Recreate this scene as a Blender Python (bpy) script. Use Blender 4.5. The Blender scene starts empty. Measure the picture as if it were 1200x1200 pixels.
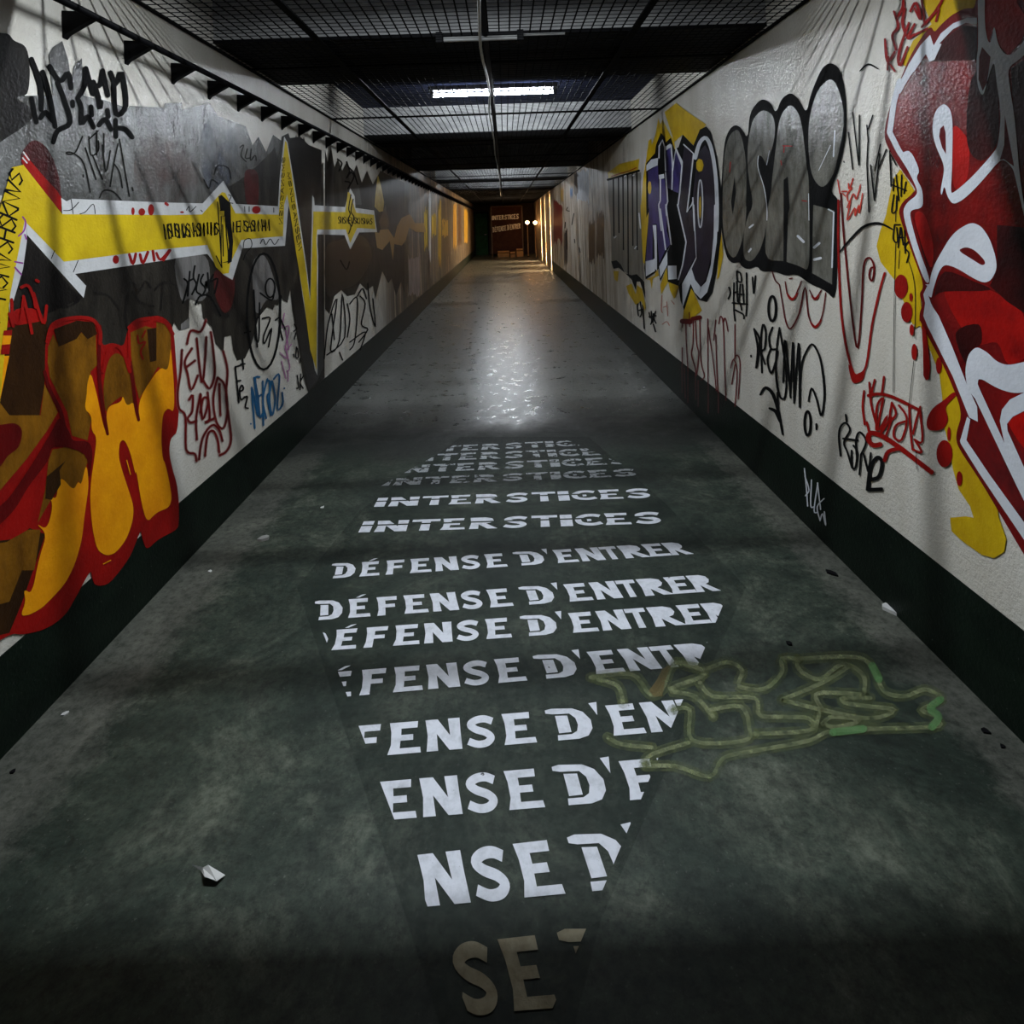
import bpy, bmesh, math, random
from mathutils import Vector, Matrix
from mathutils.geometry import tessellate_polygon

# ------------------------------------------------------------------ camera, light, exposure
SC = bpy.context.scene
COL = SC.collection
F, CX, CY = 700.0, 592.0, 262.0          # focal length and vanishing point, in pixels of the 1200 px frame
EYE = 1.5
ROLL = math.radians(-1.8)
WL, WR = -1.506, 1.408                   # faces of the two walls (x)
MESHZ, SLABZ = 2.463, 2.80               # grating level, slab underside
YN, YE = -2.6, 29.0                      # tunnel start (behind the camera) and end wall
cam_d = bpy.data.cameras.new('camera'); cam = bpy.data.objects.new('camera', cam_d); COL.objects.link(cam)
cam_d.sensor_width = 36; cam_d.sensor_fit = 'HORIZONTAL'; cam_d.lens = F / 1200 * 36
cam_d.shift_x = (600 - CX) / 1200; cam_d.shift_y = -(600 - CY) / 1200
cam_d.clip_start = .02; cam_d.clip_end = 200
RM = Matrix.Rotation(math.radians(90), 3, 'X') @ Matrix.Rotation(ROLL, 3, 'Z')
cam.matrix_world = Matrix.Translation((0, 0, EYE)) @ RM.to_4x4()
SC.camera = cam
W = bpy.data.worlds.new('world'); SC.world = W; W.use_nodes = True
W.node_tree.nodes['Background'].inputs[0].default_value = (.75, .85, 1, 1)
W.node_tree.nodes['Background'].inputs[1].default_value = .02
vs = SC.view_settings
vs.view_transform = 'Standard'; vs.look = 'None'; vs.gamma = 1; vs.use_curve_mapping = False; vs.exposure = 0.2
TUBE_POWER = 330.0; L0_POWER = 62.0
COLD = (.86, .93, 1.0)
WARM = (1.0, .50, .18)
L0X, L0Z = -.14, 2.655                   # the nearest ceiling lamp: its slim tube as an area light just under the glass
ld = bpy.data.lights.new('tube_lamp_light', 'AREA'); ld.shape = 'RECTANGLE'; ld.size = 1.06; ld.size_y = .010
ld.energy = L0_POWER; ld.color = COLD
lo = bpy.data.objects.new('tube_lamp_light', ld); COL.objects.link(lo); lo.location = (L0X, 1.97, L0Z - .0085)

# ------------------------------------------------------------------ helpers
def ray(px, py):
    return RM @ Vector(((px - CX) / F, -(py - CY) / F, -1))
def on_wall(px, py, side, e):
    x = (WL + e) if side == 'L' else (WR - e)
    d = ray(px, py); t = x / d.x
    return Vector((x, d.y * t, EYE + d.z * t))
def on_floor(px, py, e):
    d = ray(px, py); t = (e - EYE) / d.z
    return Vector((d.x * t, d.y * t, e))
def PJ(side, e):
    if side == 'F': return lambda p: on_floor(p[0], p[1], e)
    return lambda p: on_wall(p[0], p[1], side, e)
def obj(name, data, mat=None, parent=None, **props):
    o = bpy.data.objects.new(name, data); COL.objects.link(o)
    if mat and data is not None and not data.materials: data.materials.append(mat)
    if parent: o.parent = parent
    for k, v in props.items(): o[k] = v
    return o
def empty(name, loc, label, cat, group=None):
    o = bpy.data.objects.new(name, None); COL.objects.link(o); o.location = loc
    o.empty_display_size = .1; o['label'] = label; o['category'] = cat
    if group: o['group'] = group
    return o
def pydata(name, v, f):
    m = bpy.data.meshes.new(name); m.from_pydata([tuple(q) for q in v], [], f); m.update(); return m
BOXF = [(0, 3, 2, 1), (4, 5, 6, 7), (0, 1, 5, 4), (1, 2, 6, 5), (2, 3, 7, 6), (3, 0, 4, 7)]
class MB:
    """collects boxes, tubes and plates into one mesh"""
    def __init__(s): s.v = []; s.f = []
    def box(s, x0, x1, y0, y1, z0, z1):
        n = len(s.v)
        s.v += [(x0, y0, z0), (x1, y0, z0), (x1, y1, z0), (x0, y1, z0), (x0, y0, z1), (x1, y0, z1), (x1, y1, z1), (x0, y1, z1)]
        s.f += [tuple(n + i for i in q) for q in BOXF]; return s
    def tube(s, pts, r, k=8, cap=True):
        pts = [Vector(p) for p in pts]; n0 = len(s.v); rr = r if isinstance(r, list) else [r] * len(pts)
        for i, p in enumerate(pts):
            a = pts[max(0, i - 1)]; b = pts[min(len(pts) - 1, i + 1)]; d = (b - a).normalized()
            u = d.cross(Vector((0, 0, 1)));  u = u if u.length > .05 else d.cross(Vector((1, 0, 0)))
            u.normalize(); w = d.cross(u)
            for j in range(k):
                t = 2 * math.pi * j / k; s.v.append(p + (u * math.cos(t) + w * math.sin(t)) * rr[i])
        for i in range(len(pts) - 1):
            for j in range(k):
                a = n0 + i * k + j; b = n0 + i * k + (j + 1) % k
                s.f.append((a, b, b + k, a + k))
        if cap:
            s.f.append(tuple(n0 + j for j in range(k))); e = n0 + (len(pts) - 1) * k
            s.f.append(tuple(e + k - 1 - j for j in range(k)))
        return s
    def prism(s, poly, d):
        n = len(s.v); k = len(poly); d = Vector(d)
        s.v += [Vector(p) for p in poly] + [Vector(p) + d for p in poly]
        s.f.append(tuple(range(n, n + k))); s.f.append(tuple(n + k + k - 1 - i for i in range(k)))
        for i in range(k): s.f.append((n + i, n + (i + 1) % k, n + k + (i + 1) % k, n + k + i))
        return s
    def build(s, name, mat, parent=None, loc=None, smooth=False, **props):
        m = pydata(name, s.v, s.f)
        bm = bmesh.new(); bm.from_mesh(m); bmesh.ops.recalc_face_normals(bm, faces=bm.faces); bm.to_mesh(m); bm.free()
        if smooth:
            for p in m.polygons: p.use_smooth = True
        o = obj(name, m, mat, parent, **props)
        if loc: o.location = loc
        return o

# ------------------------------------------------------------------ materials (all procedural)
def nodes(name):
    m = bpy.data.materials.new(name); m.use_nodes = True; nt = m.node_tree
    return m, nt, nt.nodes['Principled BSDF']
def N(nt, typ, **kw):
    n = nt.nodes.new(typ)
    for k, v in kw.items(): setattr(n, k, v)
    return n
def pos(nt, scale=(1, 1, 1)):
    g = N(nt, 'ShaderNodeNewGeometry'); mp = N(nt, 'ShaderNodeMapping'); mp.inputs['Scale'].default_value = scale
    nt.links.new(g.outputs['Position'], mp.inputs['Vector']); return mp.outputs[0]
def noise(nt, vec, scale, detail=4, rough=.6, dist=0):
    n = N(nt, 'ShaderNodeTexNoise'); n.inputs['Scale'].default_value = scale; n.inputs['Detail'].default_value = detail
    n.inputs['Roughness'].default_value = rough; n.inputs['Distortion'].default_value = dist
    nt.links.new(vec, n.inputs['Vector']); return n.outputs[0]
def ramp(nt, fac, stops):
    r = N(nt, 'ShaderNodeValToRGB'); el = r.color_ramp.elements
    while len(el) < len(stops): el.new(.5)
    for e, (p, c) in zip(el, stops): e.position = p; e.color = (c, c, c, 1) if not isinstance(c, tuple) else (*c, 1)
    nt.links.new(fac, r.inputs[0]); return r.outputs[0]
def mixc(nt, fac, a, b, mode='MIX'):
    m = N(nt, 'ShaderNodeMix', data_type='RGBA', blend_type=mode)
    for s, v in ((m.inputs[0], fac), (m.inputs[6], a), (m.inputs[7], b)):
        if isinstance(v, (int, float)): s.default_value = v
        elif isinstance(v, tuple): s.default_value = (*v, 1)
        else: nt.links.new(v, s)
    return m.outputs[2]
def mth(nt, op, a, b=0.0):
    m = N(nt, 'ShaderNodeMath', operation=op)
    for s, v in zip(m.inputs, (a, b)):
        if isinstance(v, (int, float)): s.default_value = v
        else: nt.links.new(v, s)
    return m.outputs[0]
def bump(nt, b, h, strength, dist=.004):
    n = N(nt, 'ShaderNodeBump'); n.inputs['Strength'].default_value = strength; n.inputs['Distance'].default_value = dist
    nt.links.new(h, n.inputs['Height']); nt.links.new(n.outputs[0], b.inputs['Normal'])
def plaster(nt, b, strength=.35):
    bump(nt, b, noise(nt, pos(nt), 80, 3, .6), strength, .008)
MATS = {}
def paint(name, c1, c2=None, scale=5, stretch=(1, 1, 1), rough=.42, lo=.35, hi=.65, alpha=1.0, aramp=None, relief=.22, spec=.12):
    if name in MATS: return MATS[name]
    m, nt, b = nodes(name); b.inputs['Roughness'].default_value = rough; b.inputs['Specular IOR Level'].default_value = spec
    if c2 is None: c2 = tuple(x * .72 for x in c1)
    n = noise(nt, pos(nt, stretch), scale, 5, .65)
    nt.links.new(ramp(nt, n, [(lo, c1), (hi, c2)]), b.inputs['Base Color'])
    if relief: plaster(nt, b, relief)
    if aramp:      # broken, dusty coverage
        a = ramp(nt, noise(nt, pos(nt), aramp[0], 5, .7), [(aramp[1], 0.0), (aramp[2], alpha)])
        nt.links.new(a, b.inputs['Alpha'])
    elif alpha < 1: b.inputs['Alpha'].default_value = alpha
    MATS[name] = m; return m
def plain(name, c, rough=.5, metal=0.0):
    if name in MATS: return MATS[name]
    m, nt, b = nodes(name); b.inputs['Roughness'].default_value = rough; b.inputs['Metallic'].default_value = metal; b.inputs['Specular IOR Level'].default_value = .06 if max(c) < .05 else .4
    n = noise(nt, pos(nt), 14, 4)
    nt.links.new(ramp(nt, n, [(.3, tuple(x * .8 for x in c)), (.7, c)]), b.inputs['Base Color'])
    MATS[name] = m; return m
def glow(name, c, s):
    m, nt, b = nodes(name); b.inputs['Base Color'].default_value = (*c, 1)
    b.inputs['Emission Color'].default_value = (*c, 1); b.inputs['Emission Strength'].default_value = s; return m

def wall_mat(name, right):
    m, nt, b = nodes(name); b.inputs['Roughness'].default_value = .20; b.inputs['Specular IOR Level'].default_value = .5
    g = N(nt, 'ShaderNodeNewGeometry'); sep = N(nt, 'ShaderNodeSeparateXYZ'); nt.links.new(g.outputs['Position'], sep.inputs[0])
    y, z = sep.outputs[1], sep.outputs[2]
    base = ramp(nt, noise(nt, pos(nt, (1, 2.2, .35)), 2.2, 5), [(.3, (.58, .54, .46)), (.7, (.72, .69, .62))])
    # dirty drips further down the tunnel, where the old paint has run
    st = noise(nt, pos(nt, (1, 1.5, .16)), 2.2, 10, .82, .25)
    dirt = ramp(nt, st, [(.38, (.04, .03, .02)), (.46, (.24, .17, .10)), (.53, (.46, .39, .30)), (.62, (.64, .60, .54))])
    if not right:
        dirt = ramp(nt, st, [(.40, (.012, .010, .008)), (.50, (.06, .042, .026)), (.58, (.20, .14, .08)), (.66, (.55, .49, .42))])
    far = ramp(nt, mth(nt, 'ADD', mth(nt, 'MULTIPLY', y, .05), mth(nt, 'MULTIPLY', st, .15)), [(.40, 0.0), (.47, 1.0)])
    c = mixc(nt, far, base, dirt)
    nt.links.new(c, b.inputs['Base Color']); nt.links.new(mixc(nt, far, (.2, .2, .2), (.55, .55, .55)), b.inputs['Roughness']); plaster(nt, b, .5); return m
def floor_mat():
    m, nt, b = nodes('floor_concrete'); b.inputs['Specular IOR Level'].default_value = .3
    g = N(nt, 'ShaderNodeNewGeometry'); sep = N(nt, 'ShaderNodeSeparateXYZ'); nt.links.new(g.outputs['Position'], sep.inputs[0])
    x, y = sep.outputs[0], sep.outputs[1]
    P = pos(nt)
    n1 = noise(nt, P, 2.1, 9, .75, .5); n2 = noise(nt, P, 9, 6, .7); n3 = noise(nt, P, 60, 4, .7)
    c = ramp(nt, n1, [(.32, (.007, .014, .009)), (.43, (.022, .036, .025)), (.53, (.048, .064, .046)), (.64, (.125, .140, .105))])
    c = mixc(nt, mth(nt, 'MULTIPLY', ramp(nt, n2, [(.35, 1.0), (.55, 0.0)]), .55), c, (.009, .014, .010))
    # worn pale strip along both walls
    ax = mth(nt, 'ADD', mth(nt, 'ABSOLUTE', x), mth(nt, 'MULTIPLY', n2, .38))
    edge = ramp(nt, mth(nt, 'MULTIPLY', ax, .5), [(.70, 0.0), (.75, 1.0)])
    c = mixc(nt, mth(nt, 'MULTIPLY', edge, .8), c, ramp(nt, n1, [(.35, (.085, .086, .072)), (.65, (.17, .168, .14))]))
    # further on the floor is bare, paler and wet
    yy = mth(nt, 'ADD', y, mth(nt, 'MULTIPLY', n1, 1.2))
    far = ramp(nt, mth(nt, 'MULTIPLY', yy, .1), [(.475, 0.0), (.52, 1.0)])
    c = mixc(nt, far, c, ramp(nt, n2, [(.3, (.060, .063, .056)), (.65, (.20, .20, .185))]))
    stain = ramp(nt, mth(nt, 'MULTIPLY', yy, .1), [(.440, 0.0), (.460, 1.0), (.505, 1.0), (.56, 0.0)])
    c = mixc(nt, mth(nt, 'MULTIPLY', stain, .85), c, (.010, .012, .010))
    c = mixc(nt, mth(nt, 'MULTIPLY', ramp(nt, n3, [(.62, 0.0), (.72, 1.0)]), .35), c, (.22, .22, .2))
    c = mixc(nt, mth(nt, 'MULTIPLY', ramp(nt, n3, [(.28, 1.0), (.36, 0.0)]), .7), c, (.008, .010, .008))
    c = mixc(nt, .85, c, ramp(nt, noise(nt, P, 34, 7, .8), [(.36, (.18, .21, .18)), (.52, (.72, .74, .72)), (.66, (1.0, 1.0, 1.0))]), 'MULTIPLY')
    nt.links.new(c, b.inputs['Base Color'])
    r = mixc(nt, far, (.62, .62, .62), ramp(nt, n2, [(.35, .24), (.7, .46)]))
    nt.links.new(r, b.inputs['Roughness'])
    h = mth(nt, 'ADD', mth(nt, 'MULTIPLY', n2, .6), mth(nt, 'MULTIPLY', n3, .35)); bump(nt, b, h, .20, .005)
    return m
def skirt_mat():
    m, nt, b = nodes('green_skirting_paint'); b.inputs['Specular IOR Level'].default_value = .15; b.inputs['Roughness'].default_value = .5
    n = noise(nt, pos(nt, (1, 1, 1.6)), 6, 6, .7)
    c = ramp(nt, n, [(.35, (.0022, .0055, .0032)), (.7, (.006, .013, .0075))])
    sp = noise(nt, pos(nt), 130, 2, .5)
    c = mixc(nt, mth(nt, 'MULTIPLY', ramp(nt, sp, [(.74, 0.0), (.78, 1.0)]), .6), c, (.2, .22, .2))
    nt.links.new(c, b.inputs['Base Color']); plaster(nt, b, .25); return m

# ------------------------------------------------------------------ the setting
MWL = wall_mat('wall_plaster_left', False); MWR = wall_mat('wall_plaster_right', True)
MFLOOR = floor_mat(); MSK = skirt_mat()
MCONC = paint('beam_concrete', (.42, .42, .41), (.26, .26, .26), 4, (1, 1, 4), .7, relief=.2)
MSLAB = paint('slab_glow_tint', (.016, .021, .050), (.008, .010, .022), 3, rough=.8, relief=.2)  # dark slab, with the lamp's bluish glow mixed into its colour
MBLK = plain('black_steel', (.006, .006, .007), .55, .1)
MGRATE = plain('grating_steel', (.006, .006, .0065), .8, 0)
def structure(name, mb, mat): return mb.build(name, mat, kind='structure')
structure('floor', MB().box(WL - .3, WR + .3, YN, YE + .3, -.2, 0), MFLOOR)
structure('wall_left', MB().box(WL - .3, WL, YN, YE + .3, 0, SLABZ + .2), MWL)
SLITS = [(18.55, 18.66), (20.9, 21.02), (23.3, 23.42)]      # narrow full-height gaps in the right wall
mb = MB(); y0 = YN
for a, b_ in SLITS: mb.box(WR, WR + .3, y0, a, 0, SLABZ + .2); y0 = b_
mb.box(WR, WR + .3, y0, YE + .3, 0, SLABZ + .2)
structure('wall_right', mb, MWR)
structure('wall_end', MB().box(WL, WR, YE, YE + .3, 0, SLABZ + .2), paint('end_wall_dark', (.05, .03, .02), (.03, .018, .012), 3))
structure('wall_rear', MB().box(WL, WR, YN - .3, YN, 0, SLABZ + .2), paint('rear_wall_dark', (.05, .05, .05), (.03, .03, .03), 3))
ceil = structure('ceiling', MB().box(WL, WR, YN, YE, SLABZ, SLABZ + .2), MSLAB)
structure('baseboard_left', MB().box(WL, WL + .0025, YN, YE, 0, .290), MSK)
structure('baseboard_right', MB().box(WR - .0025, WR, YN, 18.5, 0, .322), MSK)
BAY = 3.35
BEAMS = [3.15 + BAY * k for k in range(-1, 8)]
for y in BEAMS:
    if y < YE - 1: bb = MB().box(WL, WR, y, y + .95, MESHZ + .045, SLABZ).build('beam', MCONC, ceil); MB().box(WL, WR, y - .01, y + .96, MESHZ + .033, MESHZ + .045).build('soffit_shade', MBLK, bb)  # black plate added below each beam as the shade on its underside
# lit slits in the far right wall: panes glowing with warm daylight
for i, (a, b_) in enumerate(SLITS):
    structure('window_%d' % (i + 1), MB().box(WR + .12, WR + .14, a, b_, .02, 2.3), glow('slit_glow_%d' % i, (1, .74, .45), 150))

# ceiling gratings: framed panels of wire mesh, four across
COLS = [(WL + .003, -.93), (-.93, -.07), (-.07, .69), (.69, WR - .003)]
ROWL = BAY / 2
Y0G = 1.905
fr_m, wm_m = [], []
for (xa, xb) in COLS:
    w = xb - xa; fm = MB(); fw = .018
    fm.box(0, fw, 0, ROWL, 0, .01).box(w - fw, w, 0, ROWL, 0, .01).box(fw, w - fw, 0, fw, 0, .01).box(fw, w - fw, ROWL - fw, ROWL, 0, .01)
    wm = MB(); n = round((w - 2 * fw) / .05)
    for i in range(1, n): x = fw + (w - 2 * fw) * i / n; wm.box(x - .0036, x + .0036, fw, ROWL - fw, .004, .006)
    n = round((ROWL - 2 * fw) / .05)
    for i in range(1, n): y = fw + (ROWL - 2 * fw) * i / n; wm.box(fw, w - fw, y - .0029, y + .0029, .006, .008)
    for L_, q, nm in ((fr_m, fm, 'frame'), (wm_m, wm, 'wire_mesh')):
        me = pydata(nm, q.v, q.f); me.materials.append(MGRATE); L_.append(me)
CN = ['along the left wall', 'left of the centre rib', 'right of the centre rib', 'along the right wall']
r = 0; y = Y0G
while y + ROWL < YE:
    for c, (xa, xb) in enumerate(COLS):
        if r == 0: where = 'nearest the camera'
        elif r == 1: where = 'before the first dark gap'
        elif r == 2: where = 'under the lit tube lamp'
        elif r == 3: where = 'just behind the lit lamp'
        else: where = '%s row past the lit lamp' % ['second', 'third', 'fourth', 'fifth', 'sixth', 'seventh', 'eighth', 'ninth', 'tenth', 'eleventh', 'twelfth', 'thirteenth'][r - 4]
        p = empty('ceiling_grating', (xa, y, MESHZ), 'wire ceiling panel %s, %s' % (CN[c], where), 'grating', 'ceiling gratings')
        obj('frame', fr_m[c], None, p)
        o = obj('wire_mesh', wm_m[c], None, p); o['kind'] = 'stuff'
    y += ROWL; r += 1
bp = MB().box(WL + .002, WR - .002, YN + .01, Y0G - .002, MESHZ, MESHZ + .012).build('shade_plate', MBLK)  # unseen plate added to block the first lamp and darken the near floor
bp['label'] = 'added black plate out of view that shades the nearest floor'; bp['category'] = 'light blocker'

# ------------------------------------------------------------------ lamps
MH = plain('lamp_housing', (.10, .10, .11), .5)
MTUBE = glow('lit_tube', COLD, TUBE_POWER)
MTUBEW = glow('lit_tube_warm', (1, .72, .45), TUBE_POWER * .5)
def tube_lamp(x, y, label, mat=MTUBE, half=.54, zc=2.655, rad=.014):
    t = empty('tube_lamp', (x, y, zc), label, 'lamp', 'ceiling tube lamps')
    MB().box(-half - .03, half + .03, -.05, .05, .035, .075).build('housing', MH, t)
    MB().box(-.012, .012, -.02, .02, .075, SLABZ - zc).build('hanger', MH, t)
    MB().tube([(-half, 0, 0), (-.012, 0, 0)], rad, 6, False).build('tube', mat, t, smooth=False)
    MB().tube([(.012, 0, 0), (half, 0, 0)], rad, 6, False).build('tube', mat, t, smooth=False)
    for s in (-1, 1):
        MB().box(s * half - .012, s * half + .012, -.02, .02, -.02, .036).build('end_cap', MH, t)
    MB().box(-.012, .012, -.018, .018, -.018, .036).build('centre_clip', MH, t)
tube_lamp(L0X, 1.97, 'lit white tube lamp above the first gratings, nearest the camera', glow('slim_tube', COLD, 12), rad=.005)
tube_lamp(-.07, 5.30, 'glowing white double tube lamp in view above the second bay of gratings', glow('lit_tube_mid', COLD, TUBE_POWER * 1.0))
tube_lamp(-.04, 12.0, 'lit white tube lamp hidden behind the third ceiling beam')
tube_lamp(-.04, 15.3, 'lit white tube lamp behind the fourth ceiling beam')
tube_lamp(-.04, 22.0, 'warm tube lamp near the far end of the tunnel', MTUBEW)
# dead tube fixture hung under the first gratings
t = empty('dead_tube_lamp', (0, 3.0, MESHZ - .03), 'unlit white tube with two black clips under the nearest grating', 'lamp')
MB().tube([(-.28, 0, 0), (.10, 0, .0)], .013, 10).build('tube', plain('dead_tube_white', (.32, .32, .31), .4), t)
MB().tube([(.10, 0, .012), (.33, 0, .012)], .006, 8).build('conduit', MATS['dead_tube_white'], t)
for x in (-.30, .105): MB().box(x - .016, x + .016, -.03, .03, -.025, .03).build('clip', MBLK, t)
MB().box(-.10, .09, -.010, .010, .012, .028).build('bracket', MBLK, t)
# centre rib and white cable
rib = MB().box(-.082, -.058, 1.93, YE - .02, MESHZ - .02, MESHZ - .001).build('grating_rib', MBLK)
rib['label'] = 'long black steel rib running under the ceiling gratings'; rib['category'] = 'rib'
def at_h(px, py, h):
    d = ray(px, py); t = (h - EYE) / d.z; return Vector((d.x * t, d.y * t, h))
cp = [(548, -60), (556, -20), (561, 0), (562, 30), (563, 55), (566, 72), (571, 90), (574, 110), (573, 130), (576, 148), (579, 165), (580, 180), (584, 200), (586, 212), (586, 222), (587, 230)]
pts = [at_h(x, y, MESHZ - .045 - .006 * math.sin(i * 1.7)) for i, (x, y) in enumerate(cp)]
c = MB().tube(pts, .0075, 6).build('cable', plain('white_cable', (.62, .62, .60), .5), smooth=True)
c['label'] = 'thin white cable hanging along the ceiling gratings towards the far end'; c['category'] = 'cable'
pl_ = MB()
# rail with triangular brackets along the left wall
PX, PZ = WL + .105, EYE + .762
MB_ = MB().tube([(PX, YN + .05, PZ), (PX, YE - .05, PZ)], .014, 10)
rl = empty('wall_rail', (PX, 0, 0), 'black steel rail on triangular brackets high on the left wall', 'rail')
MB().tube([(0, YN + .05, PZ), (0, YE - .05, PZ)], .013, 10).build('rail', MBLK, rl, smooth=True)
bk = MB().prism([(-.103, -.012, PZ + .02), (-.103, -.012, PZ - .075), (-.09, -.012, PZ - .06), (0, -.012, PZ - .012), (0, -.012, PZ + .012)], (0, .024, 0))
bme = pydata('bracket', bk.v, bk.f); bme.materials.append(MBLK)
y = 1.40
while y < YE - .3:
    o = obj('bracket', bme, None, rl); o.location = (0, y, 0); y += .335

# ------------------------------------------------------------------ flat paint: traced shapes laid on walls and floor
def catmull(p, closed, sub=4):
    n = len(p); out = []
    if n < 3: return list(p)
    rng = range(n) if closed else range(n - 1)
    for i in rng:
        if closed: a, b, c, d = p[(i - 1) % n], p[i], p[(i + 1) % n], p[(i + 2) % n]
        else: a, b, c, d = p[max(i - 1, 0)], p[i], p[i + 1], p[min(i + 2, n - 1)]
        for k in range(sub):
            t = k / sub; t2 = t * t; t3 = t2 * t
            out.append(tuple(.5 * (2 * b[j] + (c[j] - a[j]) * t + (2 * a[j] - 5 * b[j] + 4 * c[j] - d[j]) * t2 + (3 * b[j] - a[j] - 3 * c[j] + d[j]) * t3) for j in (0, 1)))
    if not closed: out.append(tuple(p[-1]))
    return out
def chaikin(p):
    out = []
    for i in range(len(p)):
        a, b = p[i], p[(i + 1) % len(p)]
        for f in (.22, .78): out.append((a[0] + (b[0] - a[0]) * f, a[1] + (b[1] - a[1]) * f))
    return out
class Paint:
    """flat shapes of one colour, in photo pixels, laid on a wall or the floor"""
    def __init__(s): s.tri = []; s.marks = []
    def poly(s, pts, smooth=False):
        s.marks.append(len(s.tri))
        if smooth == 'c': pts = chaikin(chaikin(pts))
        elif smooth: pts = catmull(pts, True)
        for t in tessellate_polygon([[Vector((x, y, 0)) for x, y in pts]]): s.tri.append([pts[i] for i in t])
        return s
    def ell(s, cx, cy, rx, ry, n=20):
        return s.poly([(cx + rx * math.cos(2 * math.pi * i / n), cy + ry * math.sin(2 * math.pi * i / n)) for i in range(n)])
    def stroke(s, pts, w, smooth=True, taper=0.0):
        s.marks.append(len(s.tri)); keep = len(s.marks)
        if len(pts) == 1: return s.ell(pts[0][0], pts[0][1], w / 2, w / 2, 10)
        if smooth: pts = catmull(pts, False)
        n = len(pts); L, R = [], []
        for i, p in enumerate(pts):
            a = pts[max(0, i - 1)]; b = pts[min(n - 1, i + 1)]
            dx, dy = b[0] - a[0], b[1] - a[1]; l = math.hypot(dx, dy) or 1
            f = i / (n - 1); ww = w / 2 * (1 - taper * abs(2 * f - 1) ** 2)
            L.append((p[0] - dy / l * ww, p[1] + dx / l * ww)); R.append((p[0] + dy / l * ww, p[1] - dx / l * ww))
        for i in range(n - 1): s.tri.append([L[i], R[i], R[i + 1]]); s.tri.append([L[i], R[i + 1], L[i + 1]])
        for p, k in ((pts[0], 0), (pts[-1], n - 1)):
            if w > 1.2: s.ell(p[0], p[1], w / 2 * (1 - taper) + .01, w / 2 * (1 - taper) + .01, 8)
        del s.marks[keep:]
        return s
    def ring(s, cx, cy, rx, ry, w, n=28):
        q = [(cx + rx * math.cos(2 * math.pi * i / n), cy + ry * math.sin(2 * math.pi * i / n)) for i in range(n + 1)]
        return s.stroke(q, w, False)
    def pieces(s):
        """the shapes that touch one another, cluster by cluster"""
        m = s.marks + [len(s.tri)]; g = [s.tri[m[i]:m[i + 1]] for i in range(len(m) - 1)]; g = [q for q in g if q]
        bb = []
        for q in g:
            xs = [p[0] for t in q for p in t]; ys = [p[1] for t in q for p in t]; bb.append((min(xs), max(xs), min(ys), max(ys)))
        def inside(p, t):
            d = [(t[i][0] - p[0]) * (t[(i + 1) % 3][1] - p[1]) - (t[(i + 1) % 3][0] - p[0]) * (t[i][1] - p[1]) for i in range(3)]
            return min(d) >= 0 or max(d) <= 0
        def touch(a, b):
            A, B = bb[a], bb[b]
            if A[0] > B[1] or B[0] > A[1] or A[2] > B[3] or B[2] > A[3]: return False
            for u, v in ((a, b), (b, a)):
                V = bb[v]; ps = {p for t in g[u] for p in t if V[0] <= p[0] <= V[1] and V[2] <= p[1] <= V[3]}
                if any(inside(p, t) for t in g[v] for p in ps): return True
            return False
        own = list(range(len(g)))
        for i in range(len(g)):
            for j in range(i):
                if own[i] != own[j] and touch(i, j): k = own[j]; own = [own[i] if o == k else o for o in own]
        out = []
        for k in dict.fromkeys(own):
            p = Paint()
            for q, o in zip(g, own):
                if o == k: p.marks.append(len(p.tri)); p.tri += q
            out.append(p)
        return out
    def clip(s, planes):          # half planes a*x+b*y>=c in pixels
        for a, b, c in planes:
            out = []
            for t in s.tri:
                q = []
                for i in range(len(t)):
                    p, r_ = t[i], t[(i + 1) % len(t)]
                    dp, dr = a * p[0] + b * p[1] - c, a * r_[0] + b * r_[1] - c
                    if dp >= 0: q.append(p)
                    if (dp >= 0) != (dr >= 0): f = dp / (dp - dr); q.append((p[0] + (r_[0] - p[0]) * f, p[1] + (r_[1] - p[1]) * f))
                if len(q) > 2: out.append(q)
            s.tri = out
        return s
    def build(s, name, mat, side, layer, parent=None, org=None):
        e = .0027 + .00035 * layer if side != 'F' else .0008 + .0004 * layer
        v, f = [], []; mk = set(s.marks); lift = 0.0        # overlapping strokes of one colour lie a hair above one another
        for i, t in enumerate(s.tri):
            lift += 2e-5 if i in mk else 6e-7
            pj = PJ(side, e + min(lift, .00032)); q = [pj(p) for p in t]
            nrm = sum(((q[i] - q[0]).cross(q[i + 1] - q[0]) for i in range(1, len(q) - 1)), Vector())
            good = {'F': nrm.z, 'L': nrm.x, 'R': -nrm.x}[side]
            if good < 0: q.reverse()
            f.append(tuple(range(len(v), len(v) + len(q)))); v += q
        if not v: return None
        if org is None and parent is None: org = base_point(v, side)
        if parent is not None: org = parent.location
        v = [p - org for p in v]
        o = obj(name, pydata(name, v, f), mat, parent)
        if parent is None: o.location = org
        return o
def base_point(v, side):
    n = len(v); c = sum(v, Vector()) / n; c.z = min(p.z for p in v); return c
def crop(x0, y0, s):
    return lambda *pts: [(x0 + x * s, y0 + y * s) for x, y in pts]
def graf(name, label, cat, side, layers, group=None):
    """layers: list of (part name, material, layer, Paint). One layer: one mesh. More: an Empty with parts."""
    layers = [(pn, mat, ly, q) for pn, mat, ly, p in layers for q in p.pieces()]
    if len(layers) == 1:
        pn, mat, ly, p = layers[0]; o = p.build(name, mat, side, ly); o['label'] = label; o['category'] = cat
    else:
        allv = [PJ(side, .004)(q) for l in layers for t in l[3].tri for q in t]
        o = empty(name, base_point(allv, side), label, cat)
        for pn, mat, ly, p in layers: p.build(pn, mat, side, ly, o)
    if group: o['group'] = group
    return o
P = Paint
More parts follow.
